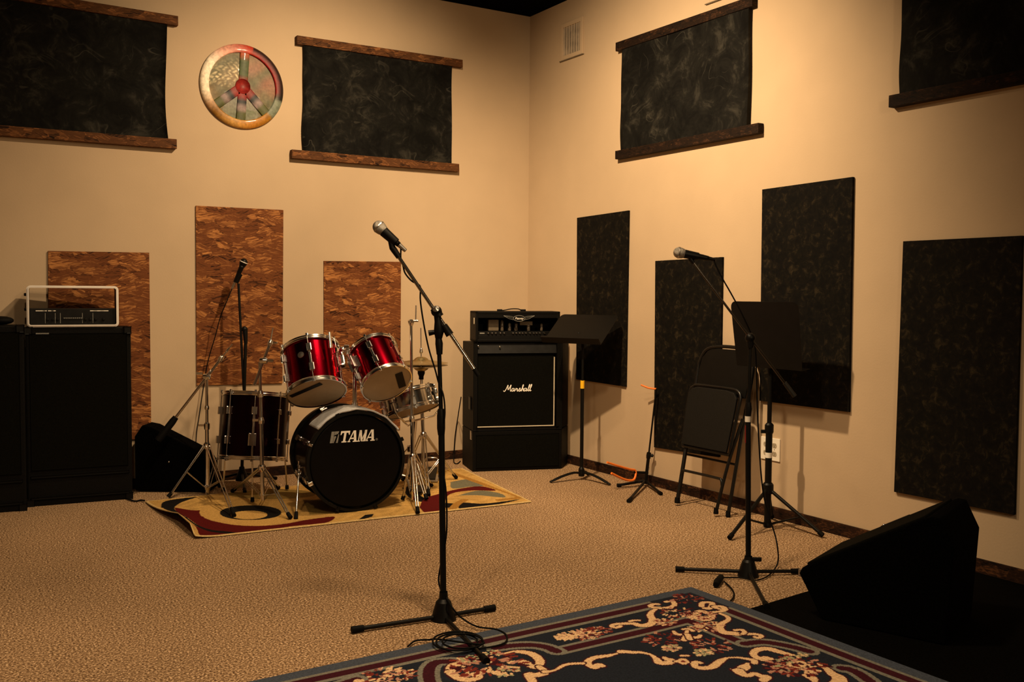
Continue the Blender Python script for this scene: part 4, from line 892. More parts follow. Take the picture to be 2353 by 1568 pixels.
# ------------------------------------------------------------------ stands
def dbl_tripod(t,C,zc,hub,feet,zb,m='chrome',r=.0065,legw=.012,low=.05,brace=True):
    # double-braced tripod: column base at C, legs from collar height hub to each foot
    H=Vector((C[0],C[1],hub)); Lw=Vector((C[0],C[1],zb))
    MB().lathe([(.020,-.02),(.022,-.01),(.022,.012),(.016,.02)],H,Z,16).obj('leg_collar',m,t)
    MB().lathe([(.016,-.015),(.018,0),(.016,.015)],Lw,Z,16).obj('lower_collar',m,t)
    for f in feet:
        d=(f-H); d.z=0; d.normalize(); s=Vector((-d.y,d.x,0))
        L=MB()
        for k_ in (-1,1): L.tube([H+d*.018+s*(k_*legw),L_(H,f,.92)+s*(k_*legw*.6)],r*.7,6)
        L=L.obj('leg',m,t)
        MB().tube([L_(H,f,.90),f+Z*.004],[.011,.013],10).obj('rubber_foot','rubber',L)
        if brace:
            mid=L_(H,f,.52); B_=MB()
            for k_ in (-1,1): B_.tube([mid+s*(k_*legw*.7),Lw+d*.015+s*(k_*legw*.7)],r*.55,6)
            B_.obj('brace',m,t)
def cymbal_stand_left():
    C=F(477,1138); t=thing('cymbal_boom_stand',C,'chrome cymbal boom stand with black counterweight at the left rear of the kit','cymbal stand','chrome cymbal stands')
    z=lambda y:zat(C,y)
    top=up(C,866); hub=z(1024); 
    dbl_tripod(t,C,0,hub,[F(386,1144,.015),F(538,1187,.015),F(505,1120,.015)],z(1120))
    MB().cyl(Vector((C.x,C.y,z(1140))),Vector((C.x,C.y,z(975))),.0125).obj('lower_tube','chrome',t)
    MB().cyl(Vector((C.x,C.y,z(980))),top,.0095).obj('upper_tube','chrome',t)
    cl=MB().lathe([(.017,-.025),(.019,-.01),(.019,.012),(.012,.02)],Vector((C.x,C.y,z(978))),Z,16).obj('tube_clamp','chrome',t)
    MB().obox(Vector((C.x,C.y,z(978)))-RT*.035,RT,FW,Z,.04,.006,.014,.002).obj('wing_screw','chrome',cl)
    c2_=MB().lathe([(.014,-.012),(.015,0),(.012,.012)],Vector((C.x,C.y,z(937))),Z,14).obj('memory_lock','chrome',t)
    d=dep(top); e0=D(402,962,d-.05); e1=D(508,824,d+.02); MB().cyl(e0,e1,.0085).obj('boom_arm','chrome',t)
    tl=MB().lathe([(.017,-.02),(.02,0),(.017,.02)],top,RT,16).obox(L_(e0,e1,.72),(e1-e0),FW,Z,.05,.035,.03,.006).obj('boom_tilter','chrome',t)
    MB().obox(top-RT*.045+Z*.02,RT,FW,Z,.04,.006,.016,.002).obj('wing_screw','chrome',tl)
    cw0=L_(e0,e1,-.36); MB().tube([e0+(e1-e0)*.02,L_(e0,e1,-.05),cw0],[.018,.022,.022],14).obj('counterweight','rubber',t)
    hd=MB().lathe([(.013,-.02),(.016,0),(.013,.02)],e1,(e1-e0),14).obox(e1+FW*-.02,RT,FW,Z,.012,.04,.03,.003).obj('head_tilter','chrome',t)
    MB().cyl(e1,D(534,791,d+.03),.0042,n=10).obj('cymbal_rod','chrome',hd); MB().lathe([(.007,0),(.009,.01),(.007,.03)],L_(e1,D(534,791,d+.03),.45),D(534,791,d+.03)-e1,12).obj('cymbal_sleeve','chrome',hd)
cymbal_stand_left()
def cymbal_stand_mid():
    C=F(604,1177); t=thing('cymbal_boom_stand',C,'chrome cymbal stand with short boom in front of the black floor tom','cymbal stand','chrome cymbal stands')
    z=lambda y:zat(C,y); d=dep(C)
    col=lambda y:Vector((D(604+(1177-y)*-.020,y,d)))
    top=col(832); low=Vector((C.x,C.y,z(1150)))
    H=col(1076); hub=H.z
    MB().tube([low,H,col(965)],.0115,14).obj('lower_tube','chrome',t); MB().cyl(col(968),top,.0088).obj('upper_tube','chrome',t)
    for y in (966,905): 
        c=MB().lathe([(.016,-.02),(.018,0),(.013,.018)],col(y),Z,16).obj('tube_clamp','chrome',t); MB().obox(col(y)-RT*.032,RT,FW,Z,.036,.006,.014,.002).obj('wing_screw','chrome',c)
    dbl_tripod(t,H,0,hub,[F(534,1130,.015),F(668,1192,.018),F(640,1122,.015)],z(1140),legw=.010)
    e0=D(584,886,d-.02); e1=D(621,788,d+.01); MB().cyl(e0,e1,.0085).obj('boom_arm','chrome',t)
    tl=MB().lathe([(.016,-.02),(.019,0),(.016,.02)],L_(e0,e1,.58),RT,16).obj('boom_tilter','chrome',t); MB().obox(L_(e0,e1,.58)+RT*.04,RT,FW,Z,.036,.006,.016,.002).obj('wing_screw','chrome',tl)
    hd=MB().lathe([(.012,-.018),(.015,0),(.012,.018)],e1,(e1-e0),14).obox(e1+RT*.02,RT,FW,Z,.045,.008,.012,.002).obj('head_tilter','chrome',t)
    MB().cyl(e1,D(627,754,d+.02),.004,n=10).obj('cymbal_rod','chrome',hd)
cymbal_stand_mid()
def cymbal_stand_right():
    C=F(948,1158); t=thing('straight_cymbal_stand',C,'tall straight chrome cymbal stand without cymbal, right of the bass drum','cymbal stand','chrome cymbal stands')
    d=dep(C); col=lambda y:D(948-(1158-y)*.008,y,d)
    H=up(C,1050)
    MB().tube([up(C,1148),H,col(960)],.0115,14).obj('lower_tube','chrome',t); MB().cyl(col(965),col(745),.0085).obj('upper_tube','chrome',t)
    MB().lathe([(.015,-.02),(.017,0),(.012,.018)],col(962),Z,16).obj('tube_clamp','chrome',t)
    dbl_tripod(t,C,0,H.z,[F(960,1180,.015),F(925,1150,.015),F(985,1125,.015)],zat(C,1130),legw=.010)
    hd=MB().lathe([(.009,-.02),(.018,.0),(.020,.012),(.010,.02)],col(742),Z,16).obox(col(738)+RT*.02,RT,FW,Z,.05,.010,.012,.003).obj('head_tilter','chrome',t)
    q=col(738)+RT*.028; MB().cyl(q,D(956,702,d),.0038,n=10).obj('cymbal_rod','steel',hd)
cymbal_stand_right()
def hihat():
    C=F(972,1118); t=thing('hi_hat_stand',C,'chrome hi-hat stand with its pair of bronze cymbals behind the tall cymbal stand','hi-hat')
    d=dep(C); col=lambda y:D(968+(y-840)*.012,y,d)
    H=up(C,1000)
    MB().tube([up(C,1112),H,col(935)],.0125,14).obj('lower_tube','chrome',t); MB().cyl(col(940),col(852),.0095).obj('upper_tube','chrome',t)
    MB().lathe([(.017,-.02),(.02,0),(.014,.02)],col(936),Z,16).obj('tube_clamp','chrome',t)
    MB().cyl(col(852),col(754),.0036,n=10).obj('pull_rod','steel',t)
    MB().lathe([(.010,0),(.012,.01),(.008,.03),(.006,.034)],col(812),Z,14).obj('hi_hat_clutch','chrome',t)
    cy=col(838)
    for nm,s,o in (('top_cymbal',1,.010),('bottom_cymbal',-1,-.004)):
        MB().lathe([(.178,0),(.12,s*.010),(.05,s*.020),(.042,s*.030),(.025,s*.040),(.006,s*.043)],cy+Z*o,Z,56,True).obj(nm,'brass',t)
    MB().lathe([(.024,-.005),(.024,-.03),(.016,-.05),(.016,-.07)],cy+Z*-.03,Z,16).obj('cymbal_seat','rubber',t)
    dbl_tripod(t,C,0,H.z,[F(1049,1100,.015),F(985,1140,.015),F(925,1105,.015)],zat(C,1100))
    p0,p1=F(951,1114,.02)-FW*.02,D(984,1077,d-.12); MB().tube([p0,p1],.006,8).obj('radius_rod','chrome',t)
    MB().obox(F(958,1128,.03)+FW*.05,RT,FW,Z,.075,.22,.010,.004).obj('pedal_plate','blkmetal',t)
hihat()
def pedal():
    c=F(992,1105); ft=thing('drum_pedal',Vector((c.x,c.y,0)),'chrome drum pedal on the rug behind the right cymbal stands','drum pedal')
    b=Vector((c.x,c.y,.012))
    MB().obox(b+Z*.006,RT,FW,Z,.10,.24,.008,.003).obj('base_plate','steel',ft)
    MB().tube([b+RT*-.05+Z*.01,b+RT*-.05+Z*.13,b+RT*-.03+Z*.145,b+RT*.03+Z*.145,b+RT*.05+Z*.13,b+RT*.05+Z*.01],.007,8).obj('post_frame','chrome',ft)
    MB().obox(b-FW*.03+Z*.045,RT,FW+Z*.25,Z,.07,.20,.008,.003).obj('footboard','blkmetal',ft)
    MB().ball(b+RT*.06+Z*.12,.016).ball(b+RT*.06+Z*.075,.013).obj('spring_knob','chrome',ft)
pedal()
def snare():
    cx=D(943,924,6.12); ang=math.radians(17); ax=Vector((0,0,1))*math.cos(ang)-RT*math.sin(ang)+FW*.24; ax.normalize(); Ln=.125
    pb=cx-ax*Ln/2
    t,a,u,w,hd=drum('snare_drum',pb,ax,.163,Ln,'nickel','chrome snare drum tilted on its stand behind the right rack tom','drum','drums of the kit',8,thead='head',bhead='head',a0=.2)
    C=Vector((cx.x,cx.y,0)); s=thing('snare_stand',C,'chrome basket stand holding the tilted snare drum','drum stand')
    tp=pb-a*.06
    MB().cyl(Vector((C.x,C.y,.10)),Vector((tp.x,tp.y,tp.z)),.0115).obj('stand_tube','chrome',s)
    for q in (0,2.09,4.19):
        dd=u*math.cos(q)+w*math.sin(q); MB().tube([tp,tp+dd*.12-a*.005,pb+dd*.178-a*.022,pb+dd*.19+a*.01],.006,8).obj('basket_arm','chrome',s)
    feet=[Vector((C.x+.24*math.cos(q),C.y+.24*math.sin(q),.018)) for q in (.5,2.6,4.7)]
    dbl_tripod(s,C,0,.30,feet,.12)
snare()
# ------------------------------------------------------------------ microphones, mic stands, cables
def microphone(c,tail,label,ring='steel',r=.0255,grill='wiremesh'):
    c,tail=V3(c),V3(tail); ax=(c-tail).normalized(); Ln=(c-tail).length
    t=thing('microphone',tail,label,'microphone','vocal microphones on stands')
    MB().lathe([(max(1e-4,r*math.sin(q)),r*math.cos(q)) for q in np.linspace(0,math.pi*.46,10)]+[(r,-r*.15),(r*.97,-r*.4),(r*.88,-r*.75),(r*.74,-r*1.05)],c,ax,24,True).obj('grille_head',grill,t)
    MB().lathe([(r*1.03,-r*.10),(r*1.06,-r*.02),(r*1.03,r*.14)],c,ax,24).obj('collar_ring',ring,t)
    MB().lathe([(.0001,0),(.0105,.0),(.0115,.01),(.0165,Ln-r*1.55),(.020,Ln-r*1.05),(.0001,Ln-r*1.0)],tail,ax,20,True).obj('handle','blkmetal',t)
    return ax
def clip(t,p,ax,m='blk'):
    p,ax=V3(p),V3(ax); MB().tube([p-ax*.03,p+ax*.035],[.0175,.0205],14).obj('microphone_clip',m,t)
def mic_stand1():
    C=F(1019,1424); t=thing('microphone_stand',C,'tall black boom microphone stand standing alone in the foreground','microphone stand','microphone stands'); d=dep(C)
    z=lambda y:zat(C,y); col=lambda x,y:D(x,y,d)
    MB().lathe([(.050,0),(.052,.012),(.046,.03),(.030,.085),(.018,.098),(.016,.125)],Vector((C.x,C.y,z(1432))),Z,28).obj('base_hub','blk',t)
    hub=Vector((C.x,C.y,z(1416)))
    for f in (F(809,1448,.015),F(1136,1397,.015),F(1118,1520,.020)):
        L=MB().tube([hub,f],.0085,10).obj('leg','blkmetal',t); dd=(f-hub).normalized(); MB().tube([f-dd*.045,f+dd*.002],[.0125,.0135],12).obj('rubber_cap','rubber',L)
    MB().cyl(Vector((C.x,C.y,z(1405))),col(1014,950),.0125).obj('lower_tube','blkmetal',t)
    MB().tube([col(1014,1000),col(1013.6,985),col(1013.5,955),col(1013.3,940)],[.0135,.0165,.0165,.0125],14).obj('height_clutch','blk',t)
    MB().cyl(col(1013.5,955),col(1008,770),.0085).obj('upper_tube','blkmetal',t)
    MB().tube([col(1010,815),col(1009,790),col(1007,770)],[.012,.0155,.011],14).tube([col(1008,778),col(1009,760),col(1007,738),col(1004,718)],[.014,.021,.015,.014],14).obj('boom_mount','blk',t)
    MB().tube([col(1008,764),col(996,764),col(985,766)],[.009,.010,.012],10).obj('mount_knob','blk',t)
    b0,b1=col(907,577),col(1099,863)
    MB().cyl(b0,b1,.0072).obj('boom_arm','nickel',t); dirb=(b1-b0).normalized()
    MB().tube([col(998,708),col(1010,728)],[.018,.018],14).ball(col(1003,716),.022).obj('boom_pivot','blk',t)
    MB().lathe([(.012,0),(.014,.012),(.0,.02)],col(1003,713)-FW*.01,(RT*-.1-FW+Z*.6),12).obj('pivot_knob','steel',t)
    MB().tube([col(1020,748),col(1034,770)],[.0135,.0165],14).obj('boom_clutch','blk',t)
    MB().tube([col(1012,742),col(1029,764)],.010,10).obj('boom_bracket','blkmetal',t)
    MB().tube([col(1089,848),b1+dirb*.002],[.0085,.0085],10).obj('end_cap','rubber',t)
    h,tl=col(871,522),col(917,563); ax=microphone(h,tl,'vocal microphone with ball grille on the foreground boom stand')
    MB().tube([b0+dirb*.03,b0-dirb*.004,col(902,570),col(897,553)],[.011,.013,.013,.010],12).obj('swivel_mount','blk',t)
    clip(t,col(897,546),ax)
    cpt=[tl+(tl-h).normalized()*.0,col(921,572),col(921,592),col(926,610),col(931,628),col(945,645),col(957,652),col(966,660),col(966,690),col(973,740),col(985,800),col(1000,850),col(1008,880)]
    for i,(x,y) in enumerate(((1018,905),(1022,935),(1021,965),(1012,1000),(1012,1050),(1024,1120),(1027,1200),(1023,1250),(1009,1320),(1011,1350),(1026,1375))):
        cpt.append(D(x,y,d-.016 if i%5<3 else d+.016))
    cpt+=[F(1040,1398,.07),F(1060,1420,.03),F(1095,1440,.014),F(1140,1447,.014),F(1163,1460,.016),F(1160,1478,.019),F(1125,1488,.019),F(1085,1492,.019)]
    for a_,rx,ry,cx,cy in ((0,48,20,1050,1476),(1,58,22,1052,1474),(2,46,17,1062,1474)):
        for q in range(0,360,45): cpt.append(F(cx+rx*math.cos(math.radians(70+q)),cy+ry*math.sin(math.radians(70+q)),.021+.004*a_))
    cpt+=[F(1010,1470,.02),F(985,1471,.012),F(955,1473,.01),F(937,1486,.01)]
    ct=thing('microphone_cable',F(1052,1475),'black microphone cable wound down the foreground stand and coiled at its foot','cable','microphone cables')
    MB().tube(cr(cpt,6),.0034,7).obj('cable_run','rubber',ct)
    dd=(h-tl).normalized(); MB().tube([tl-dd*.001,tl-dd*.035],[.0095,.0075],12).obj('connector','steel',ct)
mic_stand1()
def mic_stand2():
    C=F(1719,1325); t=thing('microphone_stand',C,'black boom microphone stand with white tape, beside the large wedge monitor','microphone stand','microphone stands'); d=dep(C)
    z=lambda y:zat(C,y); col=lambda x,y:D(x,y,d)
    MB().lathe([(.046,0),(.048,.012),(.042,.03),(.028,.075),(.020,.085),(.017,.10)],Vector((C.x,C.y,z(1328))),Z,28).obj('base_hub','blk',t)
    MB().obox(Vector((C.x,C.y,z(1286)))+RT*.035,RT,FW,Z,.05,.012,.02,.004).obj('hub_knob','blk',t)
    hub=Vector((C.x,C.y,z(1314)))
    for f in (F(1553,1308,.015),F(1837,1313,.015),F(1762,1394,.016)):
        L=MB().tube([hub,f],.0082,10).obj('leg','blkmetal',t); dd=(f-hub).normalized(); MB().tube([f-dd*.04,f+dd*.002],[.012,.013],12).obj('rubber_cap','rubber',L)
    MB().cyl(Vector((C.x,C.y,z(1300))),col(1719,945),.0125).obj('lower_tube','blkmetal',t)
    MB().tube([col(1719,958),col(1720,940),col(1720,925)],[.0125,.016,.012],14).obj('height_clutch','blk',t)
    MB().cyl(col(1720,945),col(1724,785),.0085).obj('upper_tube','blkmetal',t)
    MB().tube([col(1718.5,970),col(1718.6,957)],.0135,14).obj('white_tape','whitetape',t); MB().tube([col(1714.2,1018),col(1714.5,978)],.0058,10).obj('red_tape','redtape',t)
    b0,b1=col(1588,597),col(1822,906); dirb=(b1-b0).normalized()
    MB().cyl(b0,b1,.0055).obj('boom_arm','gunmetal',t)
    MB().ball(col(1724,777),.024).tube([col(1724,800),col(1724,775)],[.014,.02],12).obj('boom_pivot','blk',t)
    MB().tube([col(1717,768),col(1728,783)],.0075,12).obj('red_tape','redtape',t)
    MB().tube([col(1803,880),col(1826,911)],[.010,.011],12).obj('end_cap','dkgrey',t)
    h,tl=col(1560,581),col(1628,594); ax=microphone(h,tl,'vocal microphone with ball grille on the taped boom stand at right')
    MB().tube([b0+dirb*.02,b0-dirb*.004,col(1586,592)],[.009,.011,.010],12).obj('swivel_mount','blk',t); clip(t,col(1590,587),ax)
    dd=(h-tl).normalized(); ct=thing('microphone_cable',F(1700,1330),'black microphone cable hanging along the taped boom stand to the carpet','cable','microphone cables')
    MB().tube([tl-dd*.001,tl-dd*.03],[.009,.007],12).obj('connector','blkmetal',ct)
    dq=d+.02
    cpt=[tl-dd*.025,col(1645,610),col(1660,640),col(1680,675),col(1705,722),D(1726,768,dq+.01),D(1735,800,dq+.03),D(1738,850,dq+.03),D(1740,930,dq+.03),D(1743,1000,dq+.03),D(1748,1080,dq+.03),D(1755,1140,dq+.04),D(1768,1190,dq+.03),D(1781,1230,dq+.02),D(1787,1262,dq),
      F(1788,1290,.03),F(1780,1308,.012),F(1762,1326,.008),F(1735,1334,.008),F(1700,1328,.008),F(1662,1328,.010)]
    MB().tube(cr(cpt,6),.0034,7).obj('cable_run','rubber',ct)
    pl=F(1652,1334,.016); MB().tube([F(1645,1345,.014),F(1648,1338,.016),F(1657,1327,.016),F(1662,1328,.014)],[.013,.016,.014,.006],12).obj('plug','rubber',ct)
    c3=[F(1665,1338,.010),F(1678,1350,.008),F(1686,1362,.008),F(1685,1374,.008),F(1678,1383,.010)]
    tag(MB().tube(cr(c3,6),.0036,7).obj('cable_tail','rubber',at=c3[0]),'short bent black cable end on the carpet at the corner of the navy rug','cable')
mic_stand2()
def mic_stand3():
    C=F(556,1118); t=thing('microphone_stand',C,'slim black microphone stand behind the floor tom, in front of the tall strand board','microphone stand','microphone stands'); d=dep(C)
    col=lambda x,y:D(x,y,d)
    z=lambda y:zat(C,y)
    hub=Vector((C.x,C.y,.09)); MB().lathe([(.04,0),(.04,.02),(.02,.07),(.016,.09)],Vector((C.x,C.y,.04)),Z,20).obj('base_hub','blk',t)
    for q in (.3,2.4,4.5):
        f=Vector((C.x+.27*math.cos(q),C.y+.27*math.sin(q),.016)); L=MB().tube([hub,f],.008,8).obj('leg','blkmetal',t); MB().tube([L_(hub,f,.86),f],.012,10).obj('rubber_cap','rubber',L)
    MB().cyl(hub,col(565,770),.0105).obj('lower_tube','blkmetal',t)
    MB().ball(col(562,757),.02).tube([col(565,790),col(563,757)],[.012,.018],12).obj('boom_pivot','blk',t)
    MB().cyl(col(560,895),col(548,652),.008).obj('boom_arm','blkmetal',t)
    h,tl=col(560,603),col(540,648)
    ax=microphone(h,tl,'dark vocal microphone tilted upward on the stand behind the floor tom',ring='whitetape',grill='blkmetal'); clip(t,col(546,640),ax)
    dd=(h-tl).normalized(); ct=thing('microphone_cable',F(470,1100),'thin black cable hanging from the rear microphone down past the left cymbal stand','cable','microphone cables')
    MB().tube([tl-dd*.001,tl-dd*.05],[.010,.008],12).obj('connector','steel',ct)
    e=B(478,840,.10)
    cpt=[tl-dd*.045,D(518,700,d-.02),B(506,730,.13),B(494,775,.10),B(482,815,.07),B(474,850,.05),B(466,900,.04),B(457,960,.04)]
    q=cpt[-1]; cpt+=[Vector((q.x-.02,q.y,.3)),Vector((q.x-.03,q.y,.012))]
    MB().tube(cr(cpt,6),.0034,7).obj('cable_run','rubber',ct)
mic_stand3()
# ------------------------------------------------------------------ music stands
def music_stand1():
    C=F(1336,1103); t=thing('music_stand',C,'black sheet music stand with yellow tape on its post, beside the corner stack','music stand','black music stands'); d=dep(C)
    H=Vector((C.x,C.y,zat(C,1088)))
    MB().lathe([(.020,-.02),(.022,0),(.020,.03),(.013,.045)],H,Z,18).obj('base_hub','blkmetal',t)
    for f in (F(1264,1108,.008),F(1402,1114,.008),F(1352,1092,.008)):
        p=[H,L_(H,f,.25)+Z*.018,L_(H,f,.6)+Z*.016,L_(H,f,.9)+Z*.004,f]
        MB().tube(cr(p,5),[.014]*15+[.012]*5+[.009],10,flat=.55,upv=(f-H).cross(Z)).obj('leg','blkmetal',t)
    MB().cyl(H,up(C,885),.0125).obj('lower_tube','blkmetal',t); MB().cyl(up(C,890),up(C,782),.0085).obj('upper_tube','blkmetal',t)
    MB().cyl(up(C,893),up(C,875),.0145).obj('yellow_tape','yellow',t)
    th=math.radians(-34); e=(RT*math.cos(th)+FW*math.sin(th)); g=(-RT*math.sin(th)+FW*math.cos(th))
    bc=up(C,786)+RT*-.045*1.0; w=.46; 
    bl=up(C,788); bl=Vector((bl.x,bl.y,bl.z))-g*.10-e*.035
    upd=(g*.255+Z*.19).normalized(); Ln=.318; nn=e.cross(upd); nn=nn if nn.z>0 else -nn
    r=.03; pts=[bl-e*(w/2),bl+e*(w/2)]
    for a0 in range(0,91,15): q=math.radians(a0); pts.append(bl+e*(w/2-r+r*math.cos(q))+upd*(Ln-r+r*math.sin(q)))
    for a0 in range(90,181,15): q=math.radians(a0); pts.append(bl+e*(-w/2+r+r*math.cos(q))+upd*(Ln-r+r*math.sin(q)))
    dk=MB().prism(pts,nn*-.003).obj('desk','blkmetal',t)
    MB().obox(bl+nn*.022-upd*.001,e,upd,nn,w,.003,.048).obox(bl+nn*.045+upd*.006,e,upd,nn,w,.014,.003).obj('lip','blkmetal',dk)
    MB().tube([up(C,800),up(C,784),bl+upd*.12-nn*.008],[.012,.014,.016],12).obj('desk_mount','blkmetal',t)
music_stand1()
def music_stand2():
    C=F(1763,1212); t=thing('music_stand',C,'tall black tripod music stand with upright desk in front of the white outlet','music stand','black music stands'); d=dep(C)
    z=lambda y:zat(C,y); P=lambda y:Vector((C.x,C.y,z(y)))
    MB().cyl(P(1212),P(985),.0185).obj('lower_tube','blkmetal',t); MB().cyl(P(990),P(800),.0125).obj('upper_tube','blkmetal',t)
    MB().lathe([(.019,-.03),(.024,-.02),(.024,.02),(.016,.03)],P(985),Z,16).obox(P(992)-RT*.03,RT,FW,Z,.03,.012,.02,.003).obj('height_clutch','blk',t)
    MB().cyl(P(1052),P(1040),.0193).obj('white_tape','whitetape',t)
    H=P(1122); MB().lathe([(.026,-.03),(.030,-.02),(.030,.02),(.022,.03)],H,Z,18).obj('leg_collar','blk',t)
    lo=P(1206)
    back=H*2*1.0
    feet=[F(1676,1237,.014),F(1891,1231,.014)]; b3=Vector((C.x*.0-.035,C.y+.13,.05))
    b3=Vector((-.045,C.y+.12,.014)); feet.append(b3)
    for f in feet:
        L=MB().tube([H+(f-H).normalized()*.01,f],.010,10).obj('leg','blkmetal',t); MB().tube([L_(H,f,.93),f],[.013,.014],10).obj('rubber_foot','rubber',L)
        MB().tube([L_(H,f,.62),lo],.006,8).obj('brace','blkmetal',L)
    MB().lathe([(.021,-.012),(.023,0),(.021,.012)],lo,Z,14).obj('lower_collar','blk',t)
    e=Vector((0,-1,0)); upd=Vector((-.05,0,.36)).normalized(); nn=Vector((-upd.z,0,upd.x))
    c=R(1760,770,.275); w=.49; Ln=.365; r=.035; pts=[c-upd*(Ln/2)-e*(w/2-.008),c-upd*(Ln/2)+e*(w/2-.008)]
    for a0 in range(0,91,15): q=math.radians(a0); pts.append(c+e*(w/2-r+r*math.cos(q))+upd*(Ln/2-r+r*math.sin(q)))
    for a0 in range(90,181,15): q=math.radians(a0); pts.append(c+e*(-w/2+r+r*math.cos(q))+upd*(Ln/2-r+r*math.sin(q)))
    dk=MB().prism(pts,nn*.003).obj('desk','blk',t)
    MB().obox(c-upd*(Ln/2)-nn*.03,e,upd,nn,w-.02,.003,.06).obj('lip','blkmetal',dk)
    MB().tube([P(830),P(800),c-nn*.016],[.014,.016,.014],12).obj('desk_mount','blk',t)
music_stand2()
# ------------------------------------------------------------------ guitar stand
def guitar_stand():
    C=F(1483,1118); t=thing('guitar_stand',C,'small black guitar stand with orange tubing beside the folded chair','guitar stand'); d=dep(C)
    H=Vector((C.x,C.y,zat(C,1112))); col=lambda x,y,o=0:D(x,y,d+o)
    for f in (F(1418,1116,.012),F(1444,1152,.012),F(1519,1135,.012)):
        L=MB().tube([H+Z*.02,f],.009,10).obj('leg','blkmetal',t); MB().tube([L_(H,f,.86),f],[.012,.013],10).obj('rubber_foot','rubber',L)
    topp=R(1508,894,.05); k1=L_(H,topp,.30)
    MB().tube([H,k1],.011,12).obj('lower_tube','blkmetal',t); MB().tube([k1,topp],.006,10).obj('upper_tube','blkmetal',t)
    kk=MB().lathe([(.014,-.02),(.016,0),(.014,.02)],k1,topp-k1,14).obj('height_clutch','blk',t); MB().lathe([(.009,0),(.012,.02),(0,.028)],k1+RT*.008,RT,12).obj('clutch_knob','blk',kk)
    MB().cyl(col(1489,1080),col(1488,1074),.0125).obj('white_tape','whitetape',t)
    arm=MB().tube([col(1489,1087,.0),col(1465,1086,-.02),col(1457,1086,-.03)],.009,10).obj('cradle_bracket','blkmetal',t)
    MB().tube(cr([col(1395,1063,-.18),col(1420,1071,-.13),col(1448,1079,-.06),col(1459,1081,-.03),col(1461,1090,-.03),col(1456,1103,-.05),col(1442,1104,-.08),col(1425,1098,-.12),col(1405,1088,-.17)],6),.0075,10).obj('orange_cradle_arm','orange',arm)
    yk=MB().tube([topp,R(1504,894,.055),R(1490,892,.07),R(1473,885,.10)],[.006,.0062,.0062,.006],10).obj('neck_yoke','orange',t)
guitar_stand()
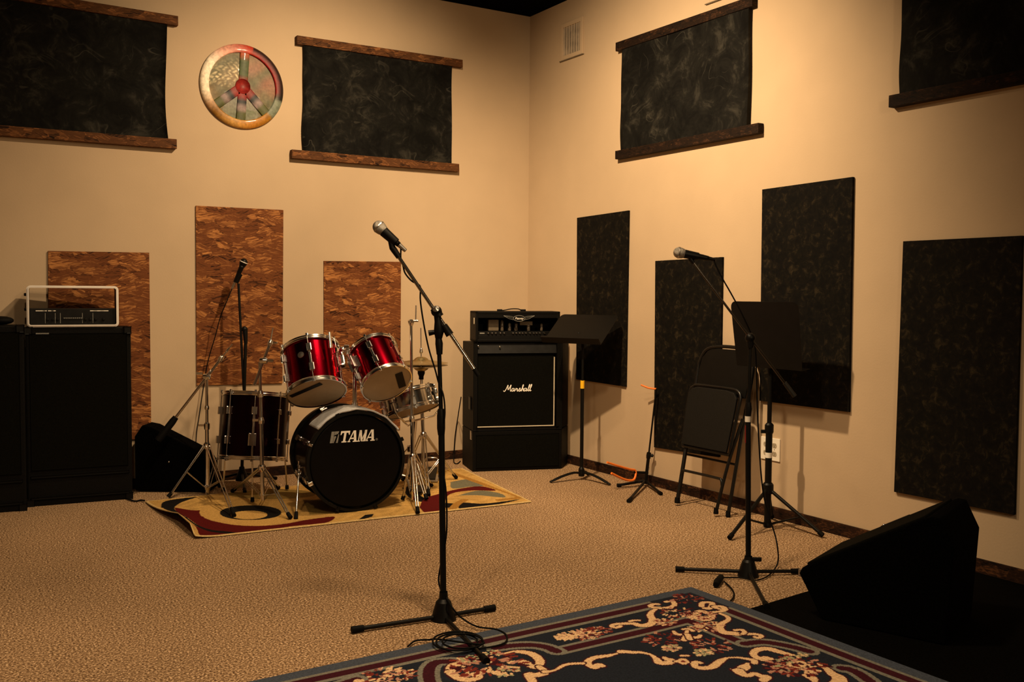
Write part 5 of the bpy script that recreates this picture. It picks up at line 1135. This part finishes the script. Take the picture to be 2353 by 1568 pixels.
# ------------------------------------------------------------------ folding chair
def chair():
    f0,f1=F(1556,1157),F(1673,1189); t=thing('folding_chair',(f0+f1)/2,'black metal folding chair folded flat and leaning on the right wall','chair')
    yL,yR=f0.y,f1.y; xf=(f0.x+f1.x)/2; xt=-.045; zt=.955
    zt=zat(Vector((xt,(yL+yR)/2,0)),797); yL1=R(1602,840,.06).y; yR1=R(1741,860,.06).y
    def P(s,h,o=0.):                        # s 0..1 left-right, h height fraction along the lean, o in front
        ln=Vector((xt-xf,0,zt)); nrm=Vector((-zt,0,xt-xf)).normalized(); nrm=nrm if nrm.x<0 else -nrm
        ya=yL+(yL1-yL)*h; yb=yR+(yR1-yR)*h
        return Vector((xf,ya+(yb-ya)*s,0))+ln*h+nrm*o
    r=.011
    q=[P(.0,.012),P(.03,.5),P(.04,.82),P(.065,.91),P(.15,.975),P(.34,.997),P(.66,.997),P(.85,.975),P(.935,.91),P(.96,.82),P(.97,.5),P(1,.012)]
    MB().tube(cr(q,5),r,10).obj('back_frame','chairmetal',t)
    n,m=10,8; vs=[];fs=[]
    bp=[]
    for a,b in ((.07,.70),(.07,.84),(.10,.92),(.18,.965),(.36,.983),(.64,.983),(.82,.965),(.90,.92),(.93,.84),(.93,.70)): bp.append(P(a,b,.002))
    MB().prism(bp,P(0,0,.006)-P(0,0,0),.001).obj('backrest','blkmetal',t)
    q=[P(.10,.012,.045),P(.10,.30,.04),P(.08,.45,.03),P(.06,.60,.012)]
    for s in (0,1):
        MB().tube(cr([P(.12 if s==0 else .90,.015,.055),P(.10 if s==0 else .92,.3,.04),P(.05 if s==0 else .97,.58,.014)],5),r*.9,10).obj('rear_leg','chairmetal',t)
    MB().tube(cr([P(.11,.175,.05),P(.13,.205,.052),P(.2,.212,.052),P(.8,.212,.052),P(.88,.205,.052),P(.905,.175,.05)],5),.008,8).obj('crossbar','chairmetal',t)
    MB().tube([P(.05,.31,.0),P(.97,.31,.0)],.007,8).obj('stretcher','blkmetal',t)
    # folded-up seat, in front of the back frame
    sq=[P(.06,.36,.05),P(.055,.60,.05),P(.06,.70,.05),P(.12,.735,.05),P(.22,.745,.05),P(.74,.745,.05),P(.88,.735,.05),P(.94,.70,.05),P(.94,.60,.05),P(.93,.36,.05)]
    st=MB().prism([P(.08,.37,.055),P(.075,.60,.055),P(.08,.69,.055),P(.13,.722,.055),P(.24,.732,.055),P(.72,.732,.055),P(.86,.722,.055),P(.92,.69,.055),P(.92,.60,.055),P(.91,.37,.055)],P(0,0,.016)-P(0,0,0),.004).obj('seat','seatpad',t)
    MB().tube(cr(sq,5)+[sq[0]],.010,10).obj('seat_rim','chairmetal',st)
    for f in (P(0,.012),P(1,.012),P(.12,.016,.055),P(.90,.016,.055)): MB().lathe([(.013,.024),(.015,.0),(.015,-.008)],f,Z,12).obj('rubber_foot','rubber',t)
chair()
# small plug lead at the foot of the left cabinets
pp=[F(292,1147,.008),F(310,1152,.008),F(322,1150,.008),F(332,1151,.012)]
tag(MB().tube(cr(pp,6),.005,7).obj('power_lead','rubber',at=pp[0]),'short black power lead on the carpet between bass cabinet and swirl rug','cable')
# ------------------------------------------------------------------ lighting: warm ceiling spots, plus added fill spots
def spot(name,loc,to,watt,ang,blend,rad,col=(1.,.70,.40)):
    l=bpy.data.lights.new(name,'SPOT'); l.energy=watt; l.spot_size=math.radians(ang); l.spot_blend=blend; l.shadow_soft_size=rad; l.color=col
    o=bpy.data.objects.new(name,l); COL.objects.link(o); o.location=loc; o.rotation_euler=(V3(to)-V3(loc)).to_track_quat('-Z','Y').to_euler(); return o
spot('ceiling_or_fill_spot',(-2.06,-2.38,3.32),(-.05,-1.75,1.6),222,106,1.,.04)
spot('ceiling_or_fill_spot',(-1.75,-2.0,3.36),(-1.9,-.05,1.6),128,110,1.,.04)
spot('ceiling_or_fill_spot',(-2.5,-3.7,3.40),(-2.75,-3.0,0),135,128,1.,.14)  # added downlight, lifts the brightness of the middle floor
spot('ceiling_or_fill_spot',(-4.1,-4.6,3.36),(-3.8,-3.3,0),60,130,1.,.12)  # added fill, brightens the carpet at the left
spot('ceiling_or_fill_spot',(-2.4,-8.2,2.9),(-2.8,-1.0,.8),75,110,1.,.15)  # added broad fill behind the camera, hung below ceiling height
w=bpy.data.worlds.new('world'); SC.world=w; w.use_nodes=True; w.node_tree.nodes['Background'].inputs['Color'].default_value=(0,0,0,1)
vs=SC.view_settings; vs.view_transform='Standard'; vs.look='None'; vs.gamma=1.; vs.exposure=1.25; vs.use_curve_mapping=False
